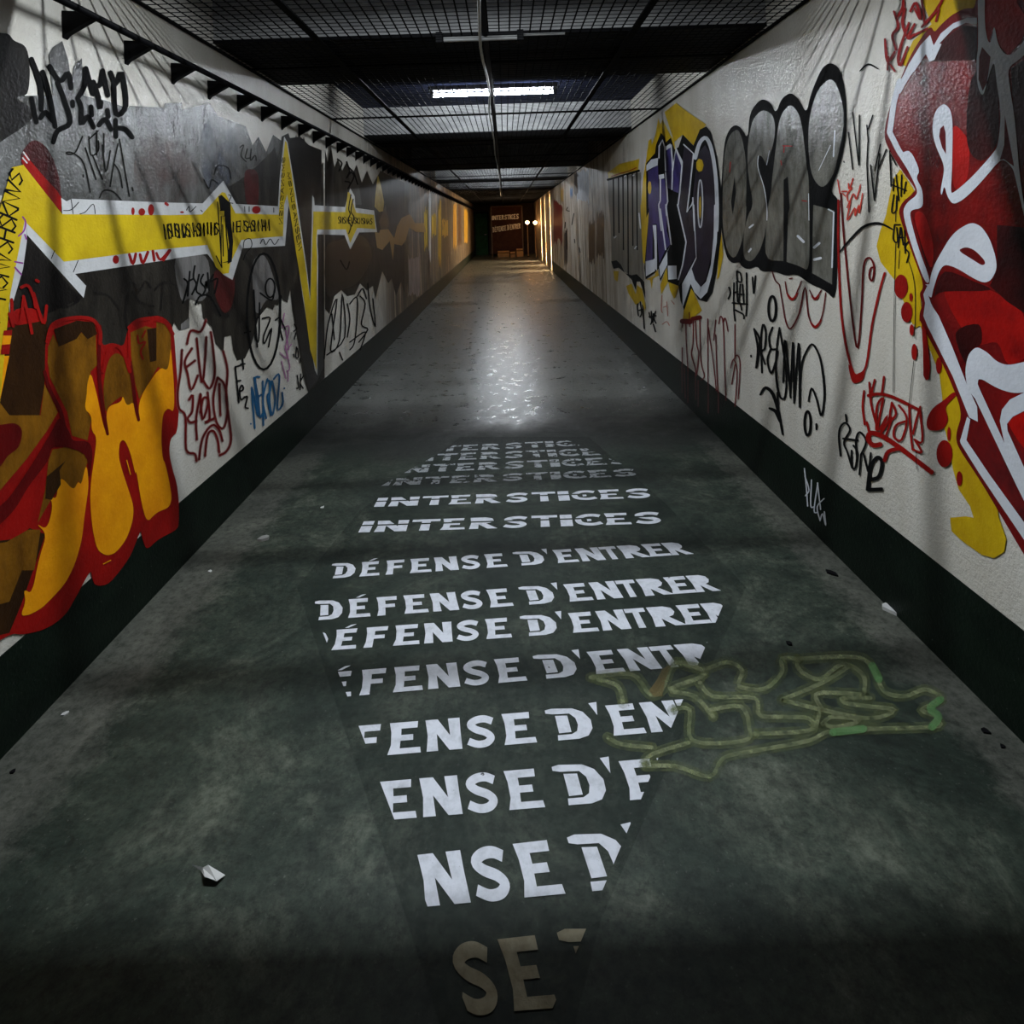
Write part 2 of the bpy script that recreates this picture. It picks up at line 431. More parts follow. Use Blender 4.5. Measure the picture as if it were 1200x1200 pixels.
def S(pts_list, w, taper=0.0, smooth=True):
    p = Paint()
    for q in pts_list: p.stroke(q, w, smooth, taper)
    return p

# ------------------------------------------------------------------ stencil alphabet (unit box, y up; pieces are polygons)
def ribbon(pts, w):
    n = len(pts); L, R = [], []
    for i, p in enumerate(pts):
        a = pts[max(0, i - 1)]; b = pts[min(n - 1, i + 1)]; dx, dy = b[0] - a[0], b[1] - a[1]; l = math.hypot(dx, dy)
        L.append((p[0] - dy / l * w, p[1] + dx / l * w)); R.append((p[0] + dy / l * w, p[1] - dx / l * w))
    return [L[i:i + 2] + R[i:i + 2][::-1] for i in range(n - 1)]
S_SP = catmull([(.90, .80), (.66, .895), (.38, .87), (.20, .74), (.36, .58), (.66, .45), (.80, .29), (.66, .13), (.38, .10), (.10, .22)], False, 5)
ABC = {
 'E': [[(0, 1), (.92, 1), (.90, .80), (.38, .80), (.38, .60), (.76, .60), (.76, .42), (.36, .42), (.34, .18), (.98, .18), (1, 0), (-.04, 0), (.06, .3), (.06, .7)]],
 'F': [[(0, 1), (.96, 1), (.94, .80), (.40, .80), (.40, .60), (.84, .60), (.84, .42), (.38, .42), (.36, 0), (-.02, 0), (.06, .3), (.06, .7)]],
 'N': [[(0, 1), (.36, 1), (.70, .46), (.66, 1), (1.0, 1), (1.0, .6), (1.02, 0), (.66, 0), (.32, .54), (.34, 0), (.02, 0), (.06, .5)]],
 'S': ribbon(S_SP, .115),
 'D': [[(-.06, 1.0), (.10, 1.04), (.62, 1.0), (.86, .86), (1.0, .58), (.98, .30), (.84, .08), (.6, 0), (.10, 0), (.12, .17), (.46, .17), (.60, .26), (.66, .46), (.64, .68), (.52, .84), (.10, .86), (-.06, .90)],
       [(.16, .80), (.46, .78), (.46, .24), (.16, .23)]],
 "'": [[(0, 1.12), (1, 1.14), (.62, .72)]],
 'T': [[(-.05, 1), (1.05, 1), (1.05, .80), (.68, .80), (.70, 0), (.32, 0), (.34, .80), (-.05, .80)]],
 'R': [[(0, 1), (.58, 1), (.84, .90), (.90, .70), (.80, .54), (.62, .46), (1.06, 0), (.68, 0), (.34, .40), (.34, 0), (0, 0), (.05, .5)]],
 'I': [[(0, 1), (1, 1), (1, 0), (0, 0)]],
 'C': ribbon(catmull([(.95, .80), (.70, .89), (.40, .86), (.17, .66), (.14, .46), (.22, .24), (.45, .12), (.70, .11), (.97, .22)], False, 4), .115) + [[(.46, .62), (.60, .66), (.62, .40), (.46, .36)]],
}
ABC['É'] = ABC['E'] + [[(.35, 1.06), (.62, 1.20), (.86, 1.22), (.52, 1.06)]]
def quadmap(TL, TR, BR, BL):
    def f(u, v):
        a = (BL[0] + (BR[0] - BL[0]) * u, BL[1] + (BR[1] - BL[1]) * u); b = (TL[0] + (TR[0] - TL[0]) * u, TL[1] + (TR[1] - TL[1]) * u)
        return (a[0] + (b[0] - a[0]) * v, a[1] + (b[1] - a[1]) * v)
    return f
MFW = paint('floor_stencil_white', (.66, .68, .74), (.46, .48, .52), 26, rough=.6, lo=.45, hi=.75, relief=.25, alpha=1.0, aramp=(34, .27, .33))
MFW2 = paint('floor_stencil_worn', (.46, .48, .50), (.26, .28, .29), 26, rough=.5, lo=.4, hi=.7, relief=.25, aramp=(26, .36, .50))
MFWC = paint('floor_stencil_cream_shaded', (.40, .36, .25), (.24, .21, .135), 22, rough=.6, lo=.4, hi=.72, relief=.25, aramp=(34, .27, .33))  # dirty cream paint, also darkened to carry the foreground shade
DEF = [('D', 0, .072), ('É', .082, .14), ('F', .153, .211), ('E', .221, .284), ('N', .288, .358), ('S', .360, .424), ('E', .432, .493), ('D', .518, .600),
       ("'", .600, .617), ('E', .628, .690), ('N', .692, .762), ('T', .762, .808), ('R', .812, .884), ('E', .882, .945), ('R', .940, 1.0)]
INT = [('I', 0, .040), ('N', .046, .160), ('T', .168, .260), ('E', .266, .350), ('R', .357, .452), ('S', .462, .560), ('T', .565, .650), ('I', .657, .700), ('C', .702, .800), ('E', .804, .893), ('S', .895, 1.0)]
def letter_row(text, table, quad, mat, label, planes=None, slit=None, layer=2):
    f = quadmap(*quad); ps = []
    for ch, u0, u1 in table:
        p = Paint()
        for poly in ABC[ch]:
            for t in tessellate_polygon([[Vector((x, y, 0)) for x, y in poly]]):
                tri = [poly[i] for i in t]; parts = [tri]
                if slit:
                    q = Paint(); q.tri = [tri]; q.clip([(0, -1, -slit[0])]); q2 = Paint(); q2.tri = [tri]; q2.clip([(0, 1, slit[1])])
                    parts = q.tri + q2.tri
                for tr in parts: p.tri.append([f(u0 + (u1 - u0) * (.03 + .92 * x), y) for x, y in tr])
        if planes: p.clip(planes)
        if p.tri: ps.append(p)
    allv = [on_floor(*q, .002) for p in ps for t in p.tri for q in t]
    o = empty('floor_lettering', base_point(allv, 'F'), label, 'lettering', 'stencilled words on the floor')
    for p in ps: p.build('letter', mat, 'F', layer, o)
INTQ = [((426, 611), (775, 599.5), (781, 613), (419.4, 624)), ((443, 583.6), (762, 572), (768, 583), (437.6, 594)), ((450, 561), (745, 549), (751, 557.5), (444, 569.5)),
        ((462, 546), (738, 535), (744, 543), (456, 555)), ((470, 533.5), (729, 524), (735, 532), (465, 541.5)), ((477, 524.5), (722, 513.5), (727, 520), (472, 531))]
DEFQ = [((390, 661), (798, 635), (813, 649), (386, 678)), ((370, 705), (830, 673), (845, 692), (369, 727)), ((353, 741), (849, 705.4), (865, 727.7), (345.8, 765)),
        ((338.7, 792), (892, 747.4), (917, 770.6), (331, 823)), ((319, 859), (938, 808), (962, 841.4), (310, 897.3)), ((292, 929.5), (979, 870), (1006.5, 915.7), (286, 974.8)),
        ((264, 1028), (1040, 938), (1084, 1008), (258, 1085)), ((214, 1141), (1064, 1048), (1112, 1144), (216, 1216))]
DEFL = ["white floor words DÉFENSE D'ENTRER, complete, farthest of their rows", "white floor words DÉFENSE D'ENTRER, complete, second of their rows",
        "white floor words with the first D cut off, ending in a clipped R", "white floor words FENSE D'ENTR beside the yellow scrawl",
        "white floor words FENSE D'EN with clipped first and last letters", "white floor letters ENSE D'F in a short slanted row",
        "white floor letters NSE D' near the dark foreground", "dim cream floor letters SE in the black foreground"]
lp = (1, -.382, 378 - .382 * 740)                    # left edge of the lettered wedge
rp = (-1, -.4226, -(846 + .4226 * 712))              # right edge
for i, (q, lb) in enumerate(zip(DEFQ, DEFL)):
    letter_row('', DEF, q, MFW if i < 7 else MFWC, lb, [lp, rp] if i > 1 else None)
ul = (.56, 1, .56 * 449 + 568); ur = (-.44, 1, -.44 * 741 + 549)
INTL = ['white slit stencil word INTERSTICES on the floor, nearest and boldest', 'white slit stencil word INTERSTICES on the floor, second nearest', 'thin worn word NTERSTICES on the floor, third of its rows',
        'worn white word NTERSTICE on the floor, fourth of its rows', 'faint worn letters TERSTICE on the floor, fifth row', 'faintest worn letters at the tip of the floor wedge']
for i, (q, lb) in enumerate(zip(INTQ, INTL)):
    letter_row('', INT, q, MFW if i < 2 else MFW2, lb, [ul, ur] if i > 1 else None, (.56, .68) if i < 4 else (.50, .66))
# darker painted wedge below the words
graf('floor_wedge', 'dark green painted wedge on the floor under the white words', 'floor paint', 'F', [('fill', paint('wedge_dark', (.018, .026, .022), (.030, .040, .034), 3, rough=.6, alpha=.22, relief=.2), 0,
     P().poly([(348, 688), (365, 738), (455, 1010), (520, 1215), (670, 1215), (704, 1078), (874, 688), (780, 590), (690, 512), (540, 512), (420, 600)]))])
# yellow-green sprayed scrawl
c1 = crop(660, 700, .4)
scr = [c1((80, 235), (200, 225), (255, 285), (290, 270), (330, 190), (415, 225), (310, 270), (385, 290), (440, 350)), c1((100, 240), (160, 260), (175, 310)), c1((330, 190), (410, 210), (480, 190), (525, 215), (515, 260), (590, 268), (640, 220), (640, 180), (690, 180)),
       c1((400, 250), (440, 290), (560, 295), (575, 345), (640, 350), (720, 355), (720, 390), (560, 400)), c1((430, 330), (520, 320), (545, 380), (530, 420), (380, 420), (370, 330), (320, 330)),
       c1((235, 490), (260, 460), (370, 425)), c1((240, 495), (330, 495), (430, 525), (470, 470), (560, 450), (720, 420), (800, 390), (1080, 380), (1100, 365)), c1((690, 180), (690, 210), (750, 240), (820, 195), (880, 230), (880, 285)),
       c1((690, 180), (860, 175), (910, 215), (940, 275), (1000, 290), (1060, 270), (1110, 295), (1090, 310), (1050, 330), (1090, 350), (1080, 385)), c1((640, 300), (760, 250), (840, 200)), c1((640, 300), (760, 330), (900, 355), (970, 330), (900, 320), (830, 310), (820, 295), (900, 295)),
       c1((880, 285), (800, 280), (740, 285), (760, 330)), c1((760, 370), (790, 350), (870, 360), (800, 380), (760, 370)), c1((740, 380), (750, 340)), c1((130, 410), (170, 430), (260, 440))]
graf('floor_scrawl', 'yellow green sprayed scrawl on the floor right of the words', 'graffiti', 'F', [
    ('overspray', paint('scrawl_mist', (.19, .22, .09), (.12, .15, .06), 9, alpha=.38, rough=.6, aramp=(30, .30, .65)), 3, S(scr, 13)),
    ('line', paint('scrawl_line', (.32, .35, .19), (.20, .24, .11), 9, alpha=.62, rough=.6, aramp=(40, .30, .62)), 4, S(scr, 5)),
    ('bright_end', paint('scrawl_green', (.16, .34, .13), (.10, .24, .08), 9, alpha=.5, rough=.6), 5, S([c1((1105, 300), (1075, 325), (1100, 350), (1080, 380)), c1((905, 200), (925, 240)), c1((790, 395), (880, 385))], 9)),
    ('ochre_patch', paint('scrawl_ochre', (.18, .13, .05), (.12, .10, .04), 9, alpha=.6, rough=.6), 5, P().poly(c1((265, 290), (290, 290), (300, 240), (318, 195), (290, 210), (275, 240), (250, 275))))])

# ------------------------------------------------------------------ LEFT WALL graffiti
L1 = crop(0, 340, 220 / 1200); L2 = crop(0, 540, 220 / 1200); L3 = crop(180, 340, 1 / 6); L4 = crop(0, 160, 1 / 6)
L5 = crop(180, 180, 1 / 6); L6 = crop(0, 0, 1 / 6); L7 = crop(350, 160, .175); L8 = crop(200, 140, .3)
BLK = paint('spray_black', (.004, .004, .004), (.008, .008, .008), 8, rough=.7, spec=.04)
BLKT = paint('marker_black', (.007, .007, .006), (.014, .013, .012), 8, rough=.7, spec=.05)
WHT = paint('band_white', (.62, .62, .62), (.50, .50, .49), 7)
YEL = paint('band_yellow', (.66, .48, .012), (.52, .36, .010), 6)
RED = paint('spray_red', (.33, .006, .004), (.19, .004, .003), 5, rough=.5)
DRED = paint('spray_dark_red', (.13, .003, .003), (.065, .002, .002), 5, rough=.5)
MAR = paint('spray_maroon', (.085, .010, .010), (.05, .006, .006), 6)
ORG = paint('spray_orange', (.92, .38, .004), (.74, .25, .003), 4, rough=.5)
OCH = paint('brushed_ochre', (.24, .10, .006), (.11, .042, .003), 7, (1, 1.6, .8), .42)
BRN = paint('brushed_brown', (.040, .016, .004), (.016, .006, .002), 6, (1, 1.6, .6), .42)
GRW = paint('grey_wash', (.145, .145, .14), (.045, .044, .040), 4.5, (1, 1.8, .7), .22, relief=.38, spec=.5)
DKW = paint('dark_wash', (.011, .009, .007), (.038, .033, .025), 4.0, (1, 2.0, .6), .5, lo=.42, hi=.72)
BLKW = paint('black_wash', (.006, .005, .005), (.016, .014, .012), 4, (1, 2, .5), .36)
graf('grey_wash', 'grey roller wash over the upper left wall behind the black tags', 'paint patch', 'L', [('fill', GRW, 0, P().poly(
    [(-90, 60), (0, 112), (40, 112), (62, 112), (57, 64), (62, 55), (73, 48), (80, 70), (84, 98), (86, 78), (96, 68), (98, 112), (125, 118), (150, 127), (152, 124), (192, 126), (193, 121), (213, 120), (214, 128), (232, 124), (245, 120), (256, 136),
     (288, 148), (296, 170), (303, 160), (312, 178), (320, 158), (330, 165), (330, 250), (70, 262), (40, 215), (-90, 260)]))])
graf('black_blotch', 'black sprayed blotch at the upper left edge of the wall', 'paint patch', 'L', [('fill', BLKW, 1, P().poly(L6((-260, 200), (0, 230), (60, 240), (100, 285), (170, 320), (200, 390), (210, 520), (190, 660), (120, 690), (240, 800), (60, 960), (-300, 1100)), True))])
graf('dark_wash', 'broad dark brown brushed wash across the left wall with ragged lower edge', 'paint patch', 'L', [('fill', DKW, 1, P().poly(
    [(10, 262), (70, 240), (235, 240), (290, 205), (318, 178), (322, 172), (326, 190), (330, 160), (338, 156), (343, 172), (347, 158), (351, 178), (356, 160), (362, 182), (367, 176), (371, 200), (379, 190), (380, 362), (380.5, 443), (361, 460), (355, 440), (350, 407), (347, 390), (342.5, 363), (340, 340), (337, 355), (332, 352),
     (328, 347), (326, 358), (322, 357), (320, 363), (313, 360), (303, 372), (295, 403), (287, 420), (278, 422), (273, 410), (271, 393), (263, 395), (262, 413), (253, 403), (248, 383), (238, 373), (236, 355), (232, 357), (228, 348), (222, 350), (221, 384), (210, 387), (204, 378), (190, 420), (120, 430), (60, 470), (-20, 480), (-60, 330)])),
    ('black_streaks', BLKW, 2, P().poly([(338, 162), (352, 160), (362, 170), (377, 176), (376, 250), (377, 330), (379, 430), (372, 446), (362, 458), (357, 430), (349, 390), (344, 350), (352, 300), (346, 240)]).poly([(240, 330), (268, 330), (278, 345), (268, 372), (250, 366)], True).poly([(30, 280), (60, 310), (95, 350), (60, 366), (30, 372), (24, 330)])),
    ('brush_gaps', paint('wash_grey_gap', (.22, .21, .20), (.09, .085, .08), 6, (1, 2, .4)), 2, P().poly([(212, 380), (222, 372), (222, 384), (212, 387)]).poly([(206, 302), (240, 300), (246, 330), (238, 352), (222, 350), (212, 350)], True).poly([(296, 310), (310, 300), (322, 330), (326, 350), (312, 352), (300, 366)], True))])
graf('dark_wash', 'dark brushed wash with drips on the left wall past the yellow zigzag', 'paint patch', 'L', [('fill', DKW, 1, P().poly(
    [(381, 176), (384, 190), (388, 172), (392, 196), (396, 186), (401, 200), (407, 188), (412, 206), (418, 193), (424, 214), (430, 200), (437, 216), (446, 200), (460, 208), (474, 214), (474, 344), (470, 330), (464, 347), (459, 326), (455, 332), (448, 318), (440, 350), (437, 335), (430, 340), (422, 332), (416, 345), (407, 347), (400, 340), (392, 347), (386, 368), (381, 362)])),
    ('streaks', BLKW, 2, P().poly([(382, 200), (390, 190), (392, 240), (383, 244)]).poly([(408, 200), (418, 200), (424, 240), (413, 240)]).poly([(382, 292), (396, 282), (424, 276), (436, 300), (420, 330), (400, 340), (383, 345)], True).poly([(444, 260), (452, 240), (456, 262), (450, 280)]))])
graf('maroon_blot', 'maroon oval paint blot above the yellow band', 'paint patch', 'L', [('fill', MAR, 2, P().poly(L5((640, 140), (690, 110), (730, 140), (740, 260), (725, 400), (690, 410), (650, 330)), True))])
graf('maroon_blot', 'maroon drop of paint hanging under the yellow star of the band', 'paint patch', 'L', [('fill', MAR, 3, P().poly(L5((440, 820), (560, 850), (560, 1040), (500, 1120), (440, 1020), (425, 900)), True))])
graf('rust_blush', 'faint rusty sprayed blush on the grey upper left wall', 'paint patch', 'L', [('fill', paint('rust_mist', (.20, .09, .07), (.13, .07, .06), 6, alpha=.45, aramp=(9, .42, .68), relief=.4), 1, P().poly([(160, 175), (180, 160), (215, 175), (232, 215), (200, 238), (170, 238), (158, 210)], True)),
    ('blue_mist', paint('blue_mist', (.10, .13, .22), (.08, .10, .16), 6, alpha=.45, aramp=(9, .42, .68), relief=.4), 1, P().poly([(240, 145), (262, 140), (278, 165), (275, 205), (250, 225), (235, 190)], True))])
# tall black tag
T = [L6((222, 415), (285, 600), (290, 770)), L6((300, 505), (340, 640), (388, 890)), L6((222, 690), (255, 860)), L6((285, 830), (320, 790), (370, 850)), L6((350, 465), (420, 570), (480, 515), (500, 620)), L6((405, 580), (450, 700), (492, 860), (405, 920), (375, 1000)),
     L6((510, 715), (512, 745)), L6((602, 480), (595, 600), (545, 690)), L6((605, 480), (655, 660)), L6((545, 690), (570, 760), (572, 870), (615, 820), (658, 895)), L6((640, 750), (645, 810)), L6((722, 495), (705, 595), (660, 600)), L6((657, 575), (690, 680), (702, 760), (712, 720)),
     L6((722, 495), (760, 670)), L6((695, 880), (740, 840), (780, 910)), L6((755, 775), (762, 820)), L6((778, 510), (815, 590), (855, 512), (885, 740), (815, 800), (802, 590)), L6((812, 845), (815, 960)), L6((812, 900), (880, 910), (930, 965))]
graf('wall_tag', 'bold black looping tag high on the left wall under the rail', 'graffiti', 'L', [('line', BLK, 4, S(T, 6.4, .12))])
T = [L4((580, 0), (530, 110), (480, 125), (470, 110), (520, 120), (590, 190), (635, 390)), L4((600, 80), (675, 300)), L4((625, 0), (640, 130), (690, 100), (692, 30)), L4((650, 130), (720, 300)), L4((720, 60), (745, 250), (775, 100)), L4((830, 50), (800, 190), (775, 350)),
     L4((800, 190), (840, 250), (860, 360)), L4((840, 20), (880, 250), (910, 420)), L4((700, 430), (730, 380), (800, 390), (870, 470)), L4((585, 270), (588, 285)), L4((930, 360), (935, 380)), L4((690, -40), (625, 20)), L4((680, -40), (680, 130)), L4((730, -20), (730, 110))]
graf('wall_tag', 'thin black scratchy tag under the bold black one', 'graffiti', 'L', [('line', BLKT, 4, S(T, 1.7))])
T = [L8((270, 110), (285, 100), (275, 140), (295, 165)), L8((300, 115), (292, 150), (310, 150)), L8((315, 115), (312, 160), (330, 140), (335, 160)), L8((130, 235), (150, 270), (160, 235), (185, 250)), L8((170, 215), (185, 180), (225, 190), (235, 230))]
graf('wall_tag', 'small thin black tag on the grey wash near the zigzag peak', 'graffiti', 'L', [('line', BLKT, 4, S(T, 1.3))])
graf('red_oval', 'dark red oval patch touching the yellow band at the left', 'graffiti', 'L', [('fill', paint('oval_maroon', (.075, .012, .014), (.045, .01, .01), 9, rough=.3, relief=.6), 2, P().poly(L4((155, 110), (230, 28), (310, 60), (370, 150), (415, 290), (432, 430), (430, 530), (180, 230), (150, 170)), True)),
    ('bright_edge', RED, 3, P().poly(L4((150, 170), (180, 110), (215, 170), (290, 260), (400, 380), (432, 430), (430, 530), (300, 380), (180, 230)))), ('white_nick', WHT, 4, S([L4((165, 110), (205, 165)), L4((160, 150), (190, 185))], 1.6))])
# zigzag band
wp = [(71.7, 231.7), (78, 236), (84, 233), (200, 237.5), (237.5, 238.3), (261.7, 211.7), (276.7, 239), (325.8, 241.7), (328, 205), (333, 160), (337, 167), (346, 222), (359, 310), (363.5, 350), (366, 229), (368, 232), (369, 245), (373, 300), (372, 440), (369, 434), (355, 350), (343, 262), (338, 240), (334, 288), (284, 291), (272.5, 328),
      (262, 322), (243, 297.5), (206.7, 302.5), (200, 304), (88, 321), (101, 335), (98, 349), (31.7, 275), (31, 258), (73, 251)]
yp = [(28, 194), (73, 251), (200, 252), (236.7, 251.3), (260, 225), (264, 226), (276, 250), (326.7, 251.7), (329.5, 210), (334, 165), (336, 167), (342, 205), (350, 260), (357.5, 308), (363.5, 353), (367.3, 249), (369, 249), (371.6, 300), (371, 434), (363.5, 410), (356, 350), (347, 296), (339.5, 245), (336.5, 228), (333, 240), (331.7, 276.7), (283, 281), (270, 308), (268, 320), (261, 321), (253, 313), (243, 287), (180, 293), (75, 306.7), (28, 258)]
sl = [(28, 193), (29, 258), (12, 345), (0, 472), (-70, 780), (-130, 780), (-28, 350), (0, 245), (14, 196)]
STK = {'M': [[(0, 0), (0, 1), (.5, .2), (1, 1), (1, 0)]], 'S': [[(1, .85), (.5, 1), (0, .75), (1, .3), (.5, 0), (0, .15)]], 'N': [[(0, 0), (0, 1), (1, 0), (1, 1)]], 'U': [[(0, 1), (.1, .1), (.9, .1), (1, 1)]], 'O': [[(.5, 0), (0, .5), (.5, 1), (1, .5), (.5, 0)]], 'K': [[(0, 0), (0, 1)], [(1, 1), (0, .5), (1, 0)]],
       'V': [[(0, 1), (.5, 0), (1, 1)]], 'A': [[(0, 0), (.5, 1), (1, 0)], [(.2, .4), (.8, .4)]], 'E': [[(1, 1), (0, 1), (0, 0), (1, 0)], [(0, .5), (.8, .5)]], 'T': [[(0, 1), (1, 1)], [(.5, 1), (.5, 0)]], 'R': [[(0, 0), (0, 1), (1, .8), (.1, .5), (1, 0)]], 'H': [[(0, 0), (0, 1)], [(1, 1), (1, 0)], [(0, .5), (1, .5)]]}
def band_text(txt, quad, w, p, gap=.12):
    f = quadmap(*quad); n = len(txt)
    for i, ch in enumerate(txt):
        for st in STK[ch]: p.stroke([f((i + gap + (1 - 2 * gap) * x) / n, y) for x, y in st], w, False)
    return p
tx = P(); band_text('MSUSMOSNASMNUMS', (L5((70, 495))[0], L5((455, 485))[0], L5((455, 568))[0], L5((85, 600))[0]), 2.0, tx, .0)
band_text('MENSASMNAM', (L5((560, 478))[0], L5((810, 462))[0], L5((815, 540))[0], L5((560, 552))[0]), 1.8, tx, .0)
em = P().poly(L5((455, 300), (478, 290), (540, 350), (545, 480), (560, 620), (550, 760), (520, 775), (530, 640), (505, 450), (495, 400), (470, 400)))
for q in (((450, 340), (462, 520), (470, 640), (480, 800)), ((470, 400), (500, 400), (500, 440), (475, 440), (475, 770), (520, 760)), ((485, 500), (490, 720)), ((440, 720), (480, 800)), ((505, 440), (512, 560), (525, 700), (525, 770))): em.stroke(L5(*q), 1.4, False)
sp = P(); band_text('NSNVSHSKNVSASN'[:11], ((-22, 345), (13, 196), (27, 205), (6, 352)), 2.6, sp, .06)
band_text('SNVSHSKNV', ((-95, 640), (-24, 352), (2, 362), (-48, 650)), 3.6, sp, .06)
vt = P(); band_text('SMSNASMSN', (L5((905, 20))[0], L5((880, 500))[0], L5((905, 500))[0], L5((925, 20))[0]), .9, vt); band_text('MSNUSANSEM', (L5((955, 130))[0], L5((1045, 660))[0], L5((1020, 690))[0], L5((938, 130))[0]), 1.0, vt)
graf('zigzag_band', 'yellow zigzag band with white border, star and black lettering on the left wall', 'graffiti', 'L', [('white_border', WHT, 5, P().poly(wp).poly([(27, 255), (31, 258), (31.5, 283), (27, 315), (16, 352), (12, 372), (10, 350)])), ('yellow_band', YEL, 6, P().poly(yp).poly(sl)),
    ('lettering', BLK, 7, tx), ('emblem', BLK, 7, em), ('slanted_lettering', BLK, 7, sp), ('edge_lettering', BLKT, 7, vt)])
T = P()
for x, y, a, b in ((935, 525, 12, 27), (997, 530, 24, 26), (1062, 515, 22, 40), (815, 865, 22, 30)): T.ell(*L4((x, y))[0], a / 6, b / 6)
for q in (((910, 830), (935, 895), (955, 825)), ((985, 830), (1005, 890), (1040, 812)), ((1075, 805), (1085, 870)), ((1195, 800), (1150, 868)), ((1165, 470), (1178, 480))): T.stroke(L4(*q), 3.4)
T.stroke(L5((20, 700), (50, 745), (110, 680)), 3); T.ell(*L5((722, 395))[0], 5, 4.5); T.ell(*L5((200, 412))[0], 2.4, 1.2)
graf('wall_tag', 'red brush marks on the white border of the yellow band', 'graffiti', 'L', [('line', RED, 6.4, T)])
T = S([L4((445, 520), (500, 515), (555, 460)), L4((500, 440), (515, 545)), L4((560, 545), (600, 530), (655, 475), (670, 545)), L4((515, 955), (550, 870)), L4((360, 860), (385, 800)), L5((230, 400), (250, 370), (255, 410), (300, 370)), L5((330, 395), (345, 410)), L5((750, 635), (770, 600), (790, 640), (820, 600), (850, 640), (880, 600)), L5((640, 370), (642, 410)), L5((672, 370), (672, 410)), L5((845, 380), (845, 415)), L5((525, 290), (545, 300), (530, 340), (560, 350)), L5((630, 665), (640, 610), (680, 600), (690, 650), (650, 700), (630, 750))], 1.0)
graf('wall_tag', 'fine black scribbles on the white border of the yellow band', 'graffiti', 'L', [('line', BLKT, 6.4, T)])
# second band beyond the wall joint
graf('star_band', 'short yellow band with a diamond star, past the zigzag on the left wall', 'graffiti', 'L', [
    ('white_border', WHT, 5, P().poly(L7((92, 390), (100, 460), (310, 472), (345, 345), (375, 400), (380, 478), (505, 495), (525, 640), (405, 642), (345, 757), (308, 660), (128, 655), (118, 1000), (108, 1000), (95, 520)))),
    ('yellow_band', YEL, 6, P().poly(L7((98, 502), (312, 506), (330, 370), (345, 380), (385, 510), (505, 525), (515, 620), (392, 612), (345, 712), (316, 622), (124, 622), (115, 720), (108, 1000), (98, 900)))),
    ('lettering', BLKT, 7, band_text('SMSNEUSKNSMAS', (L7((262, 535))[0], L7((495, 550))[0], L7((495, 588))[0], L7((262, 582))[0]), 1.1, S([L7((350, 390), (335, 480), (345, 520), (330, 560), (350, 600), (335, 650)), L7((365, 420), (350, 500), (370, 540), (355, 600))], 1.4)))])
graf('yellow_spike', 'pale yellow spike of paint on the left wall beyond the star band', 'graffiti', 'L', [('fill', paint('pale_yellow', (.50, .36, .06), (.36, .24, .04), 6), 5, P().poly(L7((508, 470), (515, 380), (530, 255), (552, 330), (572, 440), (566, 500), (540, 505))))])
graf('faded_band', 'faded orange stretch of band beyond the pale yellow spike', 'graffiti', 'L', [('fill', paint('faded_orange', (.36, .22, .07), (.26, .17, .08), 9, (1, 2, .5)), 4, P().poly(L7((510, 640), (540, 645), (545, 625), (600, 620), (640, 680), (660, 600), (690, 545), (720, 530), (745, 520), (780, 580), (840, 580), (850, 640), (790, 640), (740, 610), (715, 700), (690, 730), (640, 720), (632, 830), (610, 700), (560, 760), (525, 745))))])
# bubble piece
red = [(55, 402), (57, 384), (66, 376.7), (95, 371), (110, 373), (118, 382), (119, 406), (132, 401), (145, 407), (149, 388), (156, 377), (183, 369), (194, 373), (203.5, 384), (207, 432), (210, 476), (208, 507), (200, 513), (198, 530), (201.7, 548), (209, 573), (210, 613), (207, 621), (185, 632), (172, 645), (167, 632), (165, 621), (161, 631), (152, 654), (128, 685), (112, 687), (108, 678), (106.5, 667), (92, 694), (77, 721), (55, 737), (27.5, 744), (11, 742), (-60, 790), (-110, 780), (-70, 470), (-10, 440), (2, 400), (14, 360), (50, 362)]
Y1 = L2((130, 992), (165, 900), (150, 820), (205, 850), (250, 620), (300, 470), (230, 400), (300, 440), (340, 290), (310, 210), (360, 250), (375, 130), (400, 110), (470, 190), (500, 130), (520, 155), (552, 10), (570, 150), (540, 350), (525, 500), (480, 660), (420, 780), (350, 860), (270, 940), (190, 985))
Y2 = L1((580, 518), (557, 600), (555, 660), (540, 760), (585, 800), (585, 900), (620, 940), (600, 1100)) + L2((582, 120), (575, 250), (590, 430), (620, 570), (680, 608), (740, 590), (810, 500), (850, 380), (855, 290), (820, 180), (780, 60)) + L1((757, 1060), (765, 970), (795, 953), (835, 1040), (865, 1180)) + \
     L2((872, 60), (900, 250), (938, 398), (1000, 330), (1080, 300), (1100, 240), (1080, 120), (1055, 10)) + L1((1040, 1080), (1030, 950), (1040, 790), (1075, 752), (1112, 782), (1115, 640), (1092, 350), (1085, 440), (1070, 515), (1020, 490), (890, 690), (885, 832), (858, 712), (810, 742), (785, 672), (775, 715), (700, 738), (678, 790), (690, 932), (660, 870), (620, 670))
